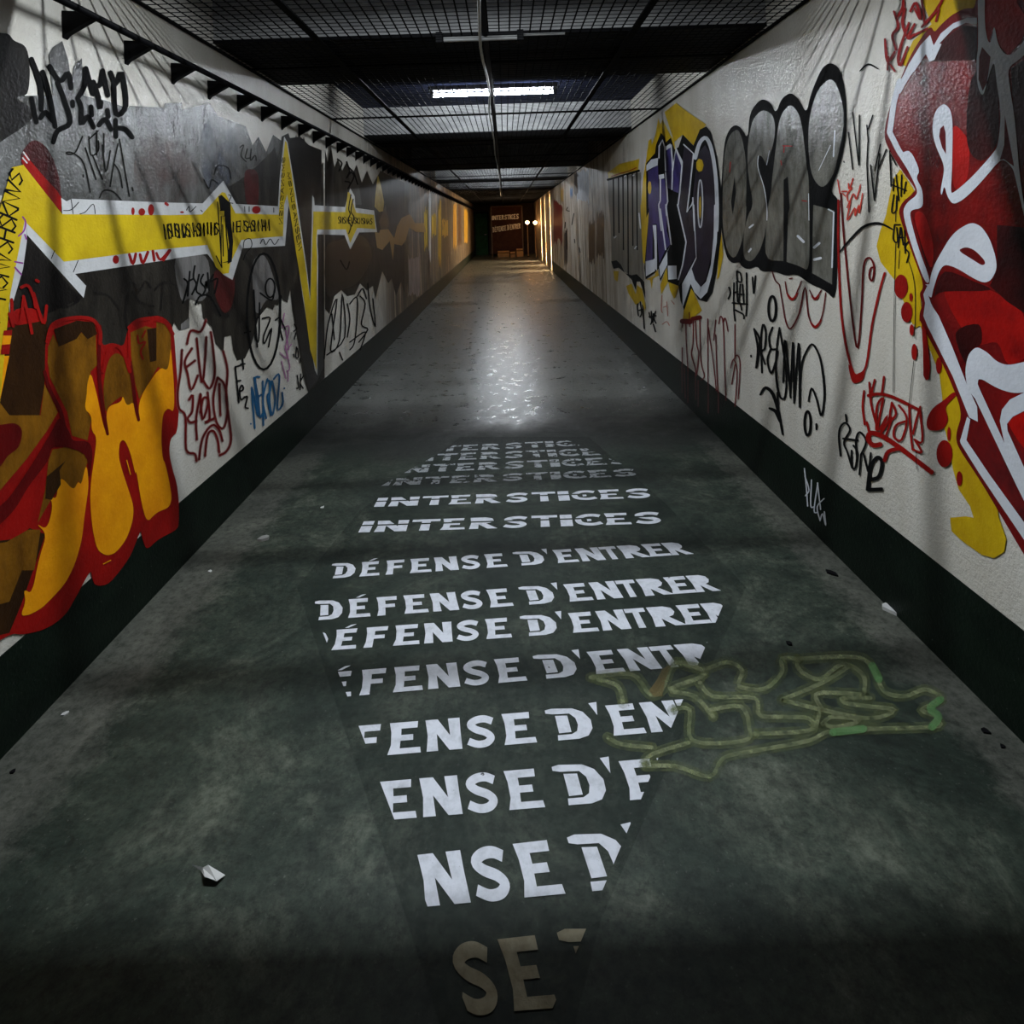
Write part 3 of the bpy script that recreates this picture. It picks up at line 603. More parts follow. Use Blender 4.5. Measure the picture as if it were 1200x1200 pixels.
graf('bubble_piece', 'orange bubble letters outlined in red at the lower left wall', 'graffiti', 'L', [
    ('outline', RED, 3, P().poly(red, 'c')),
    ('brown_ground', BRN, 4, P().poly(L1((90, 230), (310, 190), (290, 360), (285, 600), (245, 850), (60, 860), (-300, 860), (-250, 300))).poly(L2((-450, 480), (0, 510), (100, 500), (190, 430), (290, 470), (240, 620), (150, 880), (110, 980), (60, 1100), (-400, 1200)))),
    ('ochre_ground', OCH, 5, P().poly(L1((60, 800), (260, 800), (285, 600), (370, 780), (300, 900), (170, 1080), (0, 1280), (-340, 1400), (-340, 820), (0, 720))).poly(L1((308, 360), (340, 280), (375, 360), (490, 310), (520, 270), (560, 310), (612, 285), (620, 480), (580, 520), (545, 760), (585, 820), (560, 960), (460, 930), (430, 780), (400, 720), (320, 560), (305, 460)))
        .poly(L1((662, 620), (685, 480), (720, 415), (765, 410), (815, 480), (845, 640), (858, 715), (800, 745), (780, 680), (700, 738), (675, 770)), True).poly(L1((835, 270), (930, 230), (1000, 250), (1000, 180), (1090, 250), (1095, 440), (1070, 515), (1010, 490), (890, 695), (865, 600), (838, 420)))
        .poly(L1((335, 1020), (440, 1000), (545, 1020), (565, 1100)) + L2((555, 20), (520, 155), (500, 130), (470, 190), (400, 110), (330, 240), (240, 400), (290, 180), (310, 0))).poly(L2((40, 520), (180, 440), (260, 440), (220, 700), (140, 700), (60, 900), (-300, 1000), (-300, 560)))),
    ('bright_fill', ORG, 6, P().poly(Y1, 'c').poly(Y2, 'c').poly(L1((0, 420), (60, 420), (-5, 730), (-120, 1000), (-120, 600)))),
    ('dark_brush', BRN, 7, P().poly(L1((345, 250), (490, 195), (600, 205), (622, 280), (560, 312), (520, 268), (490, 312), (375, 362))).poly(L1((940, 250), (1000, 240), (1000, 450), (960, 460))).poly(L2((330, 250), (390, 150), (380, 60), (420, 0), (300, 100), (290, 240)))),
    ('dark_red_lines', DRED, 8, S([L1((285, 520), (320, 640), (390, 780), (420, 920)), L1((640, 230), (632, 480), (650, 700), (688, 920)), L1((835, 460), (862, 700), (886, 830))], 4.2, .2).poly(L1((380, 820), (440, 900), (470, 960), (560, 970), (590, 1040), (570, 1200), (540, 1050), (350, 1000), (300, 1100), (180, 1260), (60, 1440), (-200, 1640), (-200, 1420), (0, 1380), (160, 1180), (320, 920)), True)
        .poly(L1((-200, 900), (0, 862), (95, 852), (140, 900), (120, 1000), (50, 1060), (-20, 1150), (-220, 1300)), True)),
    ('red_lines', RED, 9, S([L1((303, 330), (330, 230), (400, 190), (520, 175), (600, 195), (640, 260), (640, 340)), L1((660, 520), (690, 400), (740, 355), (790, 400), (830, 520)), L1((825, 240), (880, 195), (960, 180)), L1((1000, 190), (1060, 210), (1105, 280))], 4.4).stroke(L1((825, 260), (828, 480)), 3).stroke(L1((880, 290), (890, 340), (930, 330), (900, 390), (915, 440)), 2.2).stroke(L1((910, 300), (930, 260)), 2)),
    ('glints', ORG, 10, S([L1((810, 1085), (835, 1180)), L2((660, 660), (710, 635))], 1.2))])
T = S([L1((215, 20), (250, 140), (282, 212), (298, 100)), L1((150, 40), (185, 180), (205, 275)), L1((75, 60), (85, 190), (130, 200), (150, 60)), L1((60, 150), (85, 230)), L4((255, 1010), (270, 1020)), L4((150, 1060), (200, 1050), (240, 1140), (250, 1200))], 3.6)
T.poly(L1((25, 258), (78, 255), (75, 290), (20, 290))).poly(L1((12, 350), (65, 345), (60, 410), (5, 410)))
graf('wall_tag', 'red hooked scribble between the slanted yellow stripe and the orange letters', 'graffiti', 'L', [('line', RED, 9.5, T), ('orange_bars', ORG, 9, P().poly(L1((20, 290), (75, 285), (65, 345), (12, 350))))])
T = S([L4((130, 700), (170, 660), (180, 600), (160, 565)), L4((105, 880), (160, 890)), L4((105, 920), (150, 970)), L4((175, 690), (185, 720))], 1.8)
graf('wall_tag', 'small violet marks on the white edge of the slanted stripe', 'graffiti', 'L', [('line', paint('violet', (.30, .05, .30), None), 7, T)])
T = [L3((235, 378), (262, 285), (330, 292), (368, 212)), L3((200, 420), (192, 560), (170, 720), (180, 830), (225, 890), (230, 1120), (290, 1150), (302, 1200)), L3((270, 410), (220, 500), (240, 590), (265, 700), (312, 600)), L3((225, 545), (292, 495)), L3((303, 340), (340, 650), (362, 500), (372, 330)), L3((352, 640), (395, 690), (430, 590), (420, 420), (403, 295)),
     L3((490, 430), (520, 560), (510, 740), (530, 900), (545, 1050), (515, 1130), (465, 1160)), L3((250, 770), (275, 740), (272, 850), (240, 900), (260, 930), (300, 920)), L3((330, 730), (300, 900), (305, 1050)), L3((330, 740), (345, 910), (385, 780), (350, 760), (330, 860)), L3((380, 720), (395, 900), (360, 930), (430, 900)),
     L3((450, 615), (500, 670), (520, 850), (490, 970), (440, 920), (420, 760), (450, 615)), L3((463, 660), (470, 880)), L3((320, 1190), (345, 1040), (410, 950), (460, 980), (485, 1060)), L3((362, 1165), (380, 1020), (420, 990), (450, 1050), (462, 1140))]
graf('wall_tag', 'red outlined crew tag with numbers on the white patch of the left wall', 'graffiti', 'L', [('halo', paint('red_halo', (.55, .22, .20), None, 6, alpha=.35), 4, S(T, 4.2)), ('line', DRED, 5, S(T, 2.4))])
T = [L3((575, 540), (590, 690), (600, 790)), L3((575, 540), (612, 528)), L3((585, 640), (612, 635)), L3((605, 715), (632, 695), (620, 668), (605, 705), (615, 770), (640, 750)), L3((640, 755), (660, 750), (645, 820), (665, 830)), L3((612, 522), (642, 518)), L3((626, 485), (632, 555))]
graf('wall_tag', 'small black handwritten letters with a cross beside the blue tag', 'graffiti', 'L', [('line', BLK, 5, S(T, 2.0))])
T = [L3((712, 970), (690, 680), (735, 890), (708, 615)), L3((745, 610), (715, 620), (735, 740), (755, 735)), L3((735, 740), (748, 890), (765, 870)), L3((768, 640), (772, 950)), L3((800, 625), (768, 770), (792, 900)), L3((800, 640), (815, 640), (815, 720), (800, 750), (825, 880)), L3((830, 640), (815, 760), (835, 880), (855, 760), (835, 640)), L3((845, 625), (885, 600), (870, 830), (908, 800), (905, 720)), L3((684, 940)), L3((920, 690))]
graf('wall_tag', 'blue sprayed tag low on the white part of the left wall', 'graffiti', 'L', [('line', paint('spray_blue', (.012, .12, .27), (.01, .07, .17), 6), 5, S(T, 2.2))])
T = S([L3((705, 0), (715, 200), (730, 400)), L3((745, 90), (740, 350), (715, 330), (722, 210), (745, 190)), L3((765, 200), (820, 198), (775, 320), (780, 375), (830, 265), (808, 400)), L3((858, 210), (885, 195), (905, 230), (925, 275)), L3((895, 40), (890, 260), (910, 350)), L3((655, 260), (670, 330)), L3((640, 300), (680, 290)), L5((750, 980), (830, 1030), (850, 960))], 1.9)
graf('wall_tag', 'black circled monogram between the blue tag and the zigzag', 'graffiti', 'L', [('circle', BLK, 5, P().ring(309, 365, 19.5, 68, 2.6)), ('monogram', BLK, 5, T.ring(*L5((820, 945))[0], 5.6, 11, 2))])
T = [L3((920, 165), (908, 260), (955, 258), (925, 420), (970, 380)), L3((890, 440), (940, 480), (925, 390), (958, 540), (935, 570)), L3((930, 280), (950, 420)), L3((900, 500), (930, 620)), L3((945, 570), (945, 640))]
graf('wall_tag', 'small pink scribbled tag beside the circled monogram', 'graffiti', 'L', [('line', paint('spray_pink', (.45, .16, .36), None), 5, S(T, 1.3))])
T = [L3((990, 240), (1005, 270), (985, 290)), L3((1000, 300), (990, 345)), L3((985, 450), (987, 470)), L3((1005, 400), (1000, 470), (1018, 470), (1012, 410)), L3((1030, 480), (1030, 510)), L3((1010, 600), (1020, 680), (1005, 690)), L3((1035, 590), (1030, 700)), L3((1055, 600), (1032, 650), (1052, 690))]
graf('wall_tag', 'column of tiny black letters left of the zigzag point', 'graffiti', 'L', [('line', BLK, 5, S(T, 1.5))])
T = [L5((215, 880), (240, 920), (205, 1050)), L5((255, 830), (240, 1000)), L5((240, 900), (280, 880)), L5((290, 790), (280, 870), (300, 920), (270, 990)), L5((320, 850), (300, 960), (330, 990)), L5((350, 850), (330, 900), (365, 950), (340, 1000)), L5((380, 840), (390, 960)), L5((295, 1060), (330, 1000), (400, 1010), (470, 1140)), L5((420, 850), (400, 900), (450, 880), (430, 980))]
graf('wall_tag', 'black looping tag on the dark wash below the yellow star', 'graffiti', 'L', [('line', BLK, 4, S(T, 2.2))])
T = [L5((10, 960), (60, 910), (150, 920), (170, 990)), L5((60, 920), (50, 1100)), L1((820, 30), (800, 140), (815, 250)), L1((850, 10), (900, 80), (980, 100)), L1((430, 0), (430, 60)), L1((300, 40), (400, 110), (500, 70), (520, 20)), L1((620, 20), (700, 40), (760, 120)), L4((860, 1090), (880, 1040), (940, 1030), (970, 1100), (1020, 1020), (1060, 1060)), L4((470, 1140), (500, 1070), (530, 1160), (560, 1080)), L4((660, 1090), (750, 1110))]
graf('wall_tag', 'worn brown black scrawl on the dark wash above the orange letters', 'graffiti', 'L', [('line', BLKW, 3, S(T, 2.4))])
T = [L8((600, 935), (615, 800), (650, 700), (625, 900), (660, 860), (670, 680), (680, 850), (610, 920)), L8((690, 720), (700, 780), (690, 850)), L8((700, 720), (730, 700), (720, 860), (700, 900)), L8((740, 690), (760, 720), (745, 800), (770, 820), (735, 870)), L8((730, 690), (750, 660), (765, 700)), L8((770, 640), (780, 740), (800, 810), (790, 700)), L8((700, 870), (760, 830), (740, 900)), L8((630, 760), (640, 860)), L8((660, 910), (672, 940))]
graf('wall_tag', 'crowded black scribbles on the white strip past the zigzag', 'graffiti', 'L', [('line', BLK, 4, S(T, 1.5))])
T = [L7((260, 150), (290, 180), (270, 230)), L7((320, 170), (340, 230), (320, 280), (350, 240), (370, 270), (340, 330)), L7((310, 300), (345, 310), (330, 350)), L7((370, 240), (395, 320)), L7((280, 830), (320, 890), (340, 840)), L7((360, 230), (330, 200))]
graf('wall_tag', 'black tag above the star band on the left wall', 'graffiti', 'L', [('line', BLK, 4, S(T, 1.7))])

# ------------------------------------------------------------------ RIGHT WALL graffiti
R1 = crop(1000, 0, 1 / 6); R2 = crop(1000, 180, 1 / 6); R3 = crop(1000, 360, 1 / 6); R4 = crop(1000, 500, 1 / 6); R5 = crop(830, 60, 1 / 6); R6 = crop(830, 240, 1 / 6)
R7 = crop(860, 400, .2); R8 = crop(720, 120, .125); R9 = crop(720, 240, .125); R10 = crop(620, 180, .125); R11 = crop(750, 340, .125)
PW = paint('piece_white', (.66, .68, .72), (.56, .58, .62), 5)
CRM = paint('piece_crimson', (.19, .005, .005), (.05, .002, .003), 3.2, (1, 1.5, 1.2), .26, spec=.4, lo=.38, hi=.66)
BRED = paint('piece_bright_red', (.46, .007, .004), (.17, .003, .003), 3.5, rough=.45)
SHD = paint('piece_black_red', (.010, .002, .002), (.05, .003, .003), 3.5, rough=.45)
GOLD = paint('halo_yellow', (.62, .42, .008), (.48, .30, .006), 6)
BORD = paint('piece_border_red', (.17, .006, .006), (.11, .004, .004), 6)
sil = R1((870, -400), (868, 60), (790, 55), (690, 105), (610, 180), (570, 230), (545, 180), (480, 260), (400, 390), (330, 560), (245, 780), (213, 950), (240, 1035), (340, 1200)) + R2((440, 250), (425, 275), (345, 340), (318, 400), (330, 460), (420, 720), (485, 890), (490, 945), (463, 985), (488, 1060), (463, 1130), (468, 1200)) + \
      R3((462, 80), (495, 150), (640, 420), (770, 735), (718, 900), (735, 985), (880, 1200)) + R4((1000, 560), (1190, 885), (1420, 1260), (1700, 1700), (2000, 1700), (2000, -3800))
graf('lettering_piece', 'huge crimson and white graffiti letters at the right edge of the wall', 'graffiti', 'R', [
    ('yellow_halo', GOLD, 1, P().poly(R1((345, 450), (420, 285), (550, 170), (480, 0), (500, -150), (900, -150), (870, 70), (700, 110), (560, 310), (370, 470))).poly(R2((250, 320), (285, 170), (330, 110), (430, 260), (350, 360), (500, 900), (470, 1000), (490, 1200), (415, 1200), (330, 980), (290, 890), (190, 760), (163, 650), (190, 540), (230, 430)))
        .poly(R3((415, 0), (480, 0), (500, 150), (560, 220), (720, 470), (790, 740), (730, 900), (760, 1000), (900, 1210)) + R4((1010, 560), (1020, 630), (1075, 790), (1060, 880), (990, 925), (900, 900), (760, 800), (690, 735), (680, 640), (790, 630), (845, 640), (820, 560), (740, 440), (700, 300)) + R3((680, 1000), (640, 850), (625, 640), (605, 470), (530, 280), (470, 130), (430, 150)), False)),
    ('border', BORD, 2, P().poly(sil, 'c')),
    ('crimson_fill', CRM, 3, P().poly(R1((900, -400), (900, 100), (780, 110), (680, 200), (600, 300), (560, 400), (460, 430), (330, 640), (265, 850), (270, 930), (420, 1200)) + R2((470, 230), (480, 360), (400, 400), (540, 880), (530, 1000), (620, 1200)) + R3((560, 0), (800, 560), (820, 760), (790, 930), (960, 1180)) + R4((1200, 700), (1420, 1060), (1600, 1500), (2000, 1500), (2000, -3800)))),
    ('bright_patches', BRED, 4, P().poly(R2((640, 960), (780, 940), (960, 960), (1130, 1060), (1200, 1150), (1230, 1400), (1090, 1480), (1010, 1330), (860, 1340), (720, 1160)), True).poly(R1((925, -300), (925, 180), (950, 300), (985, 190), (1020, 310), (1090, 390), (1180, 290), (1230, 150), (1150, 20), (1130, -300))).poly(R1((700, 900), (770, 930), (815, 1030), (800, 1250), (720, 1330), (696, 1200)), True)
        .poly(R2((430, 450), (500, 430), (560, 640), (540, 800)), True).poly(R3((1080, 800), (1160, 740), (1260, 760), (1260, 1050)), True)),
    ('black_shade', SHD, 5, P().poly(R1((480, 430), (560, 420), (640, 280), (760, 180), (870, 190), (870, 420), (640, 430))).poly(R2((1010, 500), (1200, 520), (1260, 1000), (1200, 1120), (1080, 1040), (960, 930), (1010, 820))).poly(R2((640, 830), (850, 900), (960, 960), (640, 970), (570, 1000)), True).poly(R3((720, 180), (880, 120), (900, 250), (830, 300), (790, 400)), True).poly(R1((830, 560), (1000, 430), (1020, 760), (1010, 1000), (900, 1130), (800, 1000)), True).poly(R1((1110, 480), (1200, 420), (1260, 900), (1180, 1200), (1130, 900)))),
    ('white_lines', PW, 7, S([R1((255, 930), (320, 1060), (410, 1200)), R1((325, 570), (285, 720), (255, 930))], 6.6, 0, False).poly(R1((540, 245), (550, 355), (610, 300), (700, 205), (790, 160), (868, 170), (868, 125), (800, 125), (700, 165), (615, 235), (565, 320)))
        .poly(R1((540, 245), (470, 320), (390, 450), (310, 620), (290, 620), (340, 600), (430, 500), (510, 380), (535, 435), (570, 420), (620, 310), (590, 300), (555, 355))).stroke(R1((530, 290), (450, 410), (360, 560), (315, 640)), 7.4, False)
        .poly(R1((330, 1080), (400, 1050), (470, 1200)) + R2((440, 170), (485, 250), (492, 350), (475, 385), (410, 395), (395, 430), (450, 640), (545, 900), (505, 915), (400, 620), (345, 410), (375, 345), (450, 290), (445, 240), (370, 90), (300, -60)), 'c')
        .poly(R1((870, -300), (935, -300), (920, 150), (945, 295), (970, 300), (990, 165), (1015, 310), (1065, 385), (1120, 385), (1200, 290), (1300, 120), (1300, 280), (1180, 410), (1085, 475), (1100, 620), (1130, 800), (1150, 1000), (1165, 1200), (1200, 1450), (1260, 1700), (1210, 1560), (1140, 1250), (1120, 1180), (1060, 1120), (1020, 1135), (900, 1280), (780, 1400), (700, 1440), (660, 1380), (640, 1300), (620, 1380), (612, 1340), (640, 1200), (630, 1140), (580, 1030), (555, 930), (565, 810), (600, 750), (640, 728), (685, 770), (700, 870), (694, 1200), (685, 1350), (700, 1360), (830, 1250), (1000, 1060), (1020, 1000), (1040, 800), (1005, 560), (990, 420), (950, 540), (910, 690), (870, 600), (865, 420), (880, 320)), 'c')
        .poly(R2((535, 900), (560, 800), (620, 690), (680, 590), (740, 530), (830, 482), (900, 510), (960, 600), (1000, 720), (1010, 810), (970, 890), (920, 910), (850, 880), (720, 800), (640, 778), (600, 830), (560, 960), (545, 1015), (530, 1000)), 'c')
        .poly(R2((505, 920), (570, 915), (550, 1010), (528, 1000), (545, 1050), (600, 1160)) + R3((560, 0), (600, 60), (700, 290), (805, 560), (870, 700), (875, 805), (815, 775), (700, 490), (600, 290), (520, 130), (492, 60), (505, -30), (492, -90), (520, -150)))
        .poly(R3((800, 570), (785, 440), (808, 330), (865, 275), (940, 315), (1010, 385), (1090, 410), (1220, 380), (1360, 340), (1360, 560), (1220, 598), (1120, 605), (1010, 570), (880, 490), (872, 560), (885, 660), (860, 650)), 'c')
        .poly(R3((855, 640), (866, 520), (890, 580), (1062, 955), (1030, 800), (1045, 720), (1100, 650), (1220, 590), (1360, 540), (1360, 680), (1220, 720), (1120, 770), (1080, 820), (1085, 870), (1220, 1170), (1420, 1560), (1420, 1800), (1220, 1400), (1150, 1260)))
        .poly(R3((800, 770), (822, 790), (795, 935), (960, 1180)) + R4((1195, 665), (1420, 1000), (1420, 1140), (1190, 780), (1000, 500), (880, 320), (755, 120)) + R3((750, 940)))),
    ('inner_red', DRED, 8, P().poly(R2((733, 680), (790, 655), (850, 675), (920, 745), (928, 775), (905, 788), (830, 740)), 'c').poly(R1((635, 880), (648, 930), (652, 1085), (625, 1040), (603, 960), (610, 905))).poly(R1((905, 330), (965, 400), (940, 580), (910, 640), (880, 560), (885, 400))).poly(R1((1065, 810), (1130, 1170), (1060, 1120), (1030, 1125), (1060, 1020))))])
T = P()
for f, x, y, a, b in ((R2, 335, 935, 48, 85), (R2, 375, 1115, 40, 72), (R2, 405, 1010, 12, 30), (R3, 410, 160, 15, 40), (R3, 428, 315, 20, 58), (R3, 600, 410, 20, 58), (R3, 640, 1030, 56, 96), (R3, 672, 890, 12, 50), (R4, 745, 365, 20, 52)): T.ell(*f((x, y))[0], a / 6, b / 6)
T.poly(R3((480, 120), (512, 160), (540, 420), (530, 505), (510, 515), (492, 480), (490, 300))).poly(R3((518, 790), (560, 710), (640, 650), (700, 600), (720, 620), (650, 700), (665, 790), (620, 860), (530, 860)), True)
graf('paint_spots', 'red paint spots and drips on the yellow halo of the crimson letters', 'graffiti', 'R', [('fill', RED, 6, T)])
T = [R1((222, 275), (240, 430), (290, 365)), R1((240, 430), (290, 500)), R1((245, 400), (240, 490)), R1((285, 80), (315, 185), (275, 250), (300, 350)), R1((300, 130), (345, 60), (350, 0)), R1((360, 60), (345, 160), (370, 250)), R1((390, 160), (320, 370), (330, 460), (380, 330)), R1((430, 170), (380, 270), (430, 240)), R1((400, 80), (440, 20), (475, 140), (430, 60)), R1((480, 0), (500, 160)), R1((625, 0), (570, 90), (480, 190)), R1((600, 70), (580, 150)), R1((420, 250), (520, 200))]
graf('wall_tag', 'dark red jagged tag at the top beside the crimson letters', 'graffiti', 'R', [('line', RED, 9, S(T, 3.6, .3))])
# silver piece
SIL = paint('silver_spray', (.185, .18, .155), (.085, .083, .068), 7, (1, 1.8, .8), .22, relief=.34, spec=.5)
sil2 = R5((88, 1000), (110, 640), (150, 545), (190, 515), (235, 540), (278, 620), (290, 430), (370, 330), (440, 360), (475, 440), (515, 330), (582, 288), (640, 340), (690, 440), (720, 300), (795, 120), (855, 78), (920, 110), (960, 250), (975, 450), (960, 650), (920, 830), (855, 985), (918, 1040), (915, 1200)) + R6((910, 200), (900, 680), (820, 600), (720, 560), (640, 500), (600, 490), (550, 500), (470, 470), (370, 470), (345, 430), (280, 455), (235, 435), (218, 400), (170, 412), (130, 375), (95, 220), (82, 0))
graf('silver_piece', 'silver bubble letters with thick black outline on the right wall', 'graffiti', 'R', [
    ('outline', BLK, 2, P().poly(sil2, 'c')),
    ('fill', SIL, 3, P().poly(R5((160, 575), (210, 545), (240, 620), (265, 760), (270, 1000), (265, 1190)) + R6((240, 250), (200, 360), (170, 375), (130, 320), (100, 150)) + R5((100, 1000), (110, 760), (130, 640)), 'c')
        .poly(R5((278, 640), (310, 480), (380, 408), (450, 440), (472, 520), (465, 620), (430, 750), (410, 805), (380, 740), (352, 730), (345, 820), (390, 960), (410, 1060)) + R6((415, 60), (405, 180), (370, 310), (310, 400), (262, 390), (245, 340), (250, 180), (285, 60)) + R5((305, 1110), (312, 1050), (290, 930), (275, 800)), 'c')
        .poly(R5((490, 520), (520, 430), (580, 368), (640, 440), (665, 560), (690, 800), (708, 900), (712, 1200)) + R6((712, 470), (640, 430), (560, 405), (540, 395), (395, 388), (410, 110), (425, -20)) + R5((440, 1000), (455, 840), (475, 680)), 'c')
        .poly(R5((850, 200), (905, 245), (945, 380), (950, 520), (920, 700), (880, 860), (810, 952), (750, 910), (715, 800), (703, 600), (720, 430), (770, 280)), True)
        .poly(R5((740, 1080), (885, 1120)) + R6((885, 50), (870, 560), (730, 480), (738, 0)))),
    ('inner_black', BLK, 4, P().poly(R5((185, 880), (195, 1000), (172, 1150), (160, 1060))).poly(R5((530, 905), (560, 880), (572, 1100)) + R6((562, 60), (550, 410), (528, 400), (530, 0))).poly(R5((270, 880), (310, 1040), (290, 1110), (265, 1090)))),
    ('highlight', PW, 5, S([R6((845, 32), (882, 52), (870, 440))], 1.8, 0, False).stroke(R5((352, 735), (350, 820), (392, 960), (412, 1100), (412, 1190)), 1.0).stroke(R5((705, 1000), (708, 1190)), .8).stroke(R5((430, 700), (410, 800)), .8).stroke(R5((890, 560), (880, 740)), 1.6).stroke(R5((775, 840), (860, 660)), .8).stroke(R6((630, 220), (670, 260)), 3).stroke(R6((745, 300), (780, 270)), 3).stroke(R6((290, 160), (315, 140)), 2)
        .stroke(R6((745, 385), (790, 375)), 3).stroke(R6((285, 330), (300, 310)), 2)),
    ('red_nicks', RED, 5, S([R5((525, 665), (590, 668)), R5((535, 670), (530, 710)), R5((510, 770), (515, 800)), R5((660, 1050), (690, 1055)), R5((155, 780), (150, 850))], 1.3))])
# purple piece
PUR = paint('piece_purple', (.050, .035, .16), (.025, .02, .085), 5)
PBK = paint('piece_plum_black', (.022, .016, .034), (.012, .010, .016), 5)
graf('purple_piece', 'purple and black angular letters outlined in white on the right wall', 'graffiti', 'R', [
    ('yellow_halo', GOLD, 1, P().poly(R8((250, 960), (270, 700), (300, 520), (320, 360), (345, 340), (350, 400), (385, 300), (410, 150), (430, 210), (450, 160), (500, 260), (560, 370), (570, 470), (320, 640), (330, 900), (330, 1200)) + R9((320, 200), (290, 560), (270, 540), (240, 0))).poly(R8((470, 90), (580, 5), (700, 100), (860, 205), (740, 400), (640, 300), (560, 370)))
        .poly(R9((300, 700), (380, 660), (395, 360), (410, 640), (420, 660), (360, 690), (350, 790), (335, 700))).poly(R9((430, 750), (490, 590), (505, 720), (480, 760), (440, 840))).poly(R9((505, 720), (560, 700), (605, 760), (575, 860), (560, 880), (520, 800))).poly(R9((640, 1080), (650, 980), (720, 770), (820, 990), (700, 1090))).poly(R9((1000, 240), (1020, 470), (980, 680), (960, 700)))),
    ('outline', BLK, 2, P().poly(R8((298, 570), (380, 475), (390, 400), (435, 283), (472, 330), (480, 375), (530, 330), (565, 440), (600, 420), (640, 300), (740, 405), (800, 255), (862, 225), (905, 280), (960, 500), (1000, 800), (1003, 1200)) + R9((1000, 300), (960, 620), (920, 820), (865, 912), (790, 890), (720, 785), (655, 990), (620, 900), (600, 760), (500, 722), (490, 580), (430, 720), (412, 600), (380, 640), (292, 700), (280, 590), (325, 60)) + R8((300, 1080), (298, 900)))),
    ('fill', PUR, 3, P().poly(R8((368, 610), (408, 590), (420, 900), (412, 1200)) + R9((410, 240), (395, 180), (360, 180), (356, 515), (295, 530), (325, 20)) + R8((318, 1000), (312, 650))).poly(R8((420, 720), (470, 720), (498, 950), (490, 1200)) + R9((525, 370), (480, 420), (422, 545), (400, 300), (395, 0)) + R8((432, 920))).poly(R8((487, 435), (530, 420), (542, 600), (538, 820), (500, 800), (478, 640))).poly(R8((572, 450), (630, 570), (602, 850), (550, 830), (548, 680)))),
    ('dark_fill', PBK, 3, P().poly(R8((655, 400), (740, 500), (690, 850), (675, 1040), (725, 1000), (760, 1200)) + R9((765, 480), (720, 560), (650, 700), (600, 760), (670, 360), (600, 30)) + R8((600, 960), (632, 600))).poly(R8((780, 480), (850, 400), (900, 480), (935, 750), (945, 1200)) + R9((900, 500), (860, 690), (810, 775), (760, 730), (730, 600), (770, 500), (745, 60)) + R8((735, 880)))),
    ('white_outline', PW, 5, S([R8((418, 520), (420, 410), (450, 352), (472, 420), (480, 640)), R8((532, 400), (545, 600), (540, 815)), R8((575, 430), (636, 560), (612, 850), (597, 960)), R8((650, 395), (742, 480), (702, 850), (680, 1030), (725, 960), (735, 890), (750, 1200)), R8((430, 700), (430, 920), (415, 960), (440, 1200)), R9((430, 40), (480, 420)), R9((482, 0), (532, 370)), R9((592, 0), (672, 350), (640, 560), (600, 700)), R8((480, 660), (500, 930), (482, 980), (490, 1060))], 1.6, 0, False)
        .stroke(R8((758, 520), (800, 380), (860, 335), (912, 450), (950, 700), (962, 1000), (958, 1200)), 4.4).poly(R9((935, 0), (975, 0), (960, 350), (915, 650), (870, 820), (810, 882), (750, 820), (715, 740), (640, 960), (635, 740), (730, 560), (765, 490), (735, 0), (750, 0), (770, 500), (725, 600), (755, 700), (810, 772), (860, 720), (905, 560), (930, 300)))
        .poly(R8((300, 590), (345, 535), (410, 520), (405, 590), (360, 610), (300, 645))).poly(R8((415, 680), (465, 670), (468, 712), (420, 720))).poly(R8((478, 415), (525, 385), (528, 420), (485, 450))).poly(R9((292, 530), (360, 515), (382, 500), (380, 620), (295, 672))).poly(R9((358, 190), (392, 190), (398, 360), (400, 620), (380, 600), (375, 340))).poly(R9((500, 572), (582, 570), (585, 695), (505, 702))).poly(R9((420, 580), (530, 370), (495, 440), (497, 560), (430, 690))).poly(R8((575, 420), (640, 550), (630, 600), (575, 450), (552, 640), (545, 600))).ring(*R8((805, 950))[0], 2.8, 28, 1.5)),
    ('yellow_eye', GOLD, 6, P().ell(*R8((803, 985))[0], 1.1, 13).ell(*R8((330, 800))[0], 2.2, 8, 8).ell(*R8((800, 590))[0], 4.5, 8, 7))])
T = [R11((430, 300), (432, 450), (450, 760)), R11((395, 300), (395, 350)), R11((462, 210), (466, 340)), R11((500, 260), (497, 500), (482, 600), (520, 740), (520, 800)), R11((520, 290), (530, 500), (550, 600), (530, 800)), R11((560, 250), (570, 650), (603, 800), (575, 840)), R11((635, 270), (637, 880)), R11((640, 350), (690, 700), (715, 940)), R11((710, 280), (690, 470)), R11((710, 420), (720, 750), (732, 960)), R11((740, 315), (755, 245), (780, 320), (792, 700), (805, 1035)), R11((780, 300), (800, 262), (825, 385)), R11((890, 320), (890, 640)), R11((850, 730), (875, 650), (910, 760), (890, 1090)), R11((880, 650), (912, 608), (938, 700), (920, 1020)), R11((395, 540), (396, 700)), R11((860, 880), (890, 700))]
graf('wall_tag', 'thin dripping dark red capital letters under the purple piece', 'graffiti', 'R', [('line', paint('drip_red', (.17, .010, .010), (.085, .006, .006), 6), 4, S(T, 1.4)), ('thick_bars', DRED, 5, S([R11((396, 292), (470, 295))], 6, 0, False).stroke(R11((492, 268), (562, 255)), 5, False)), ('drips', paint('drip_red_dull', (.09, .012, .012), (.05, .008, .008), 6), 4, S([R11((392, 700), (395, 960)), R11((415, 730), (425, 1010)), R11((450, 760), (448, 1050)), R11((520, 810), (522, 1020)), R11((545, 850), (545, 1090)), R11((640, 890), (640, 1150)), R11((735, 970), (735, 1150))], 1.6))])
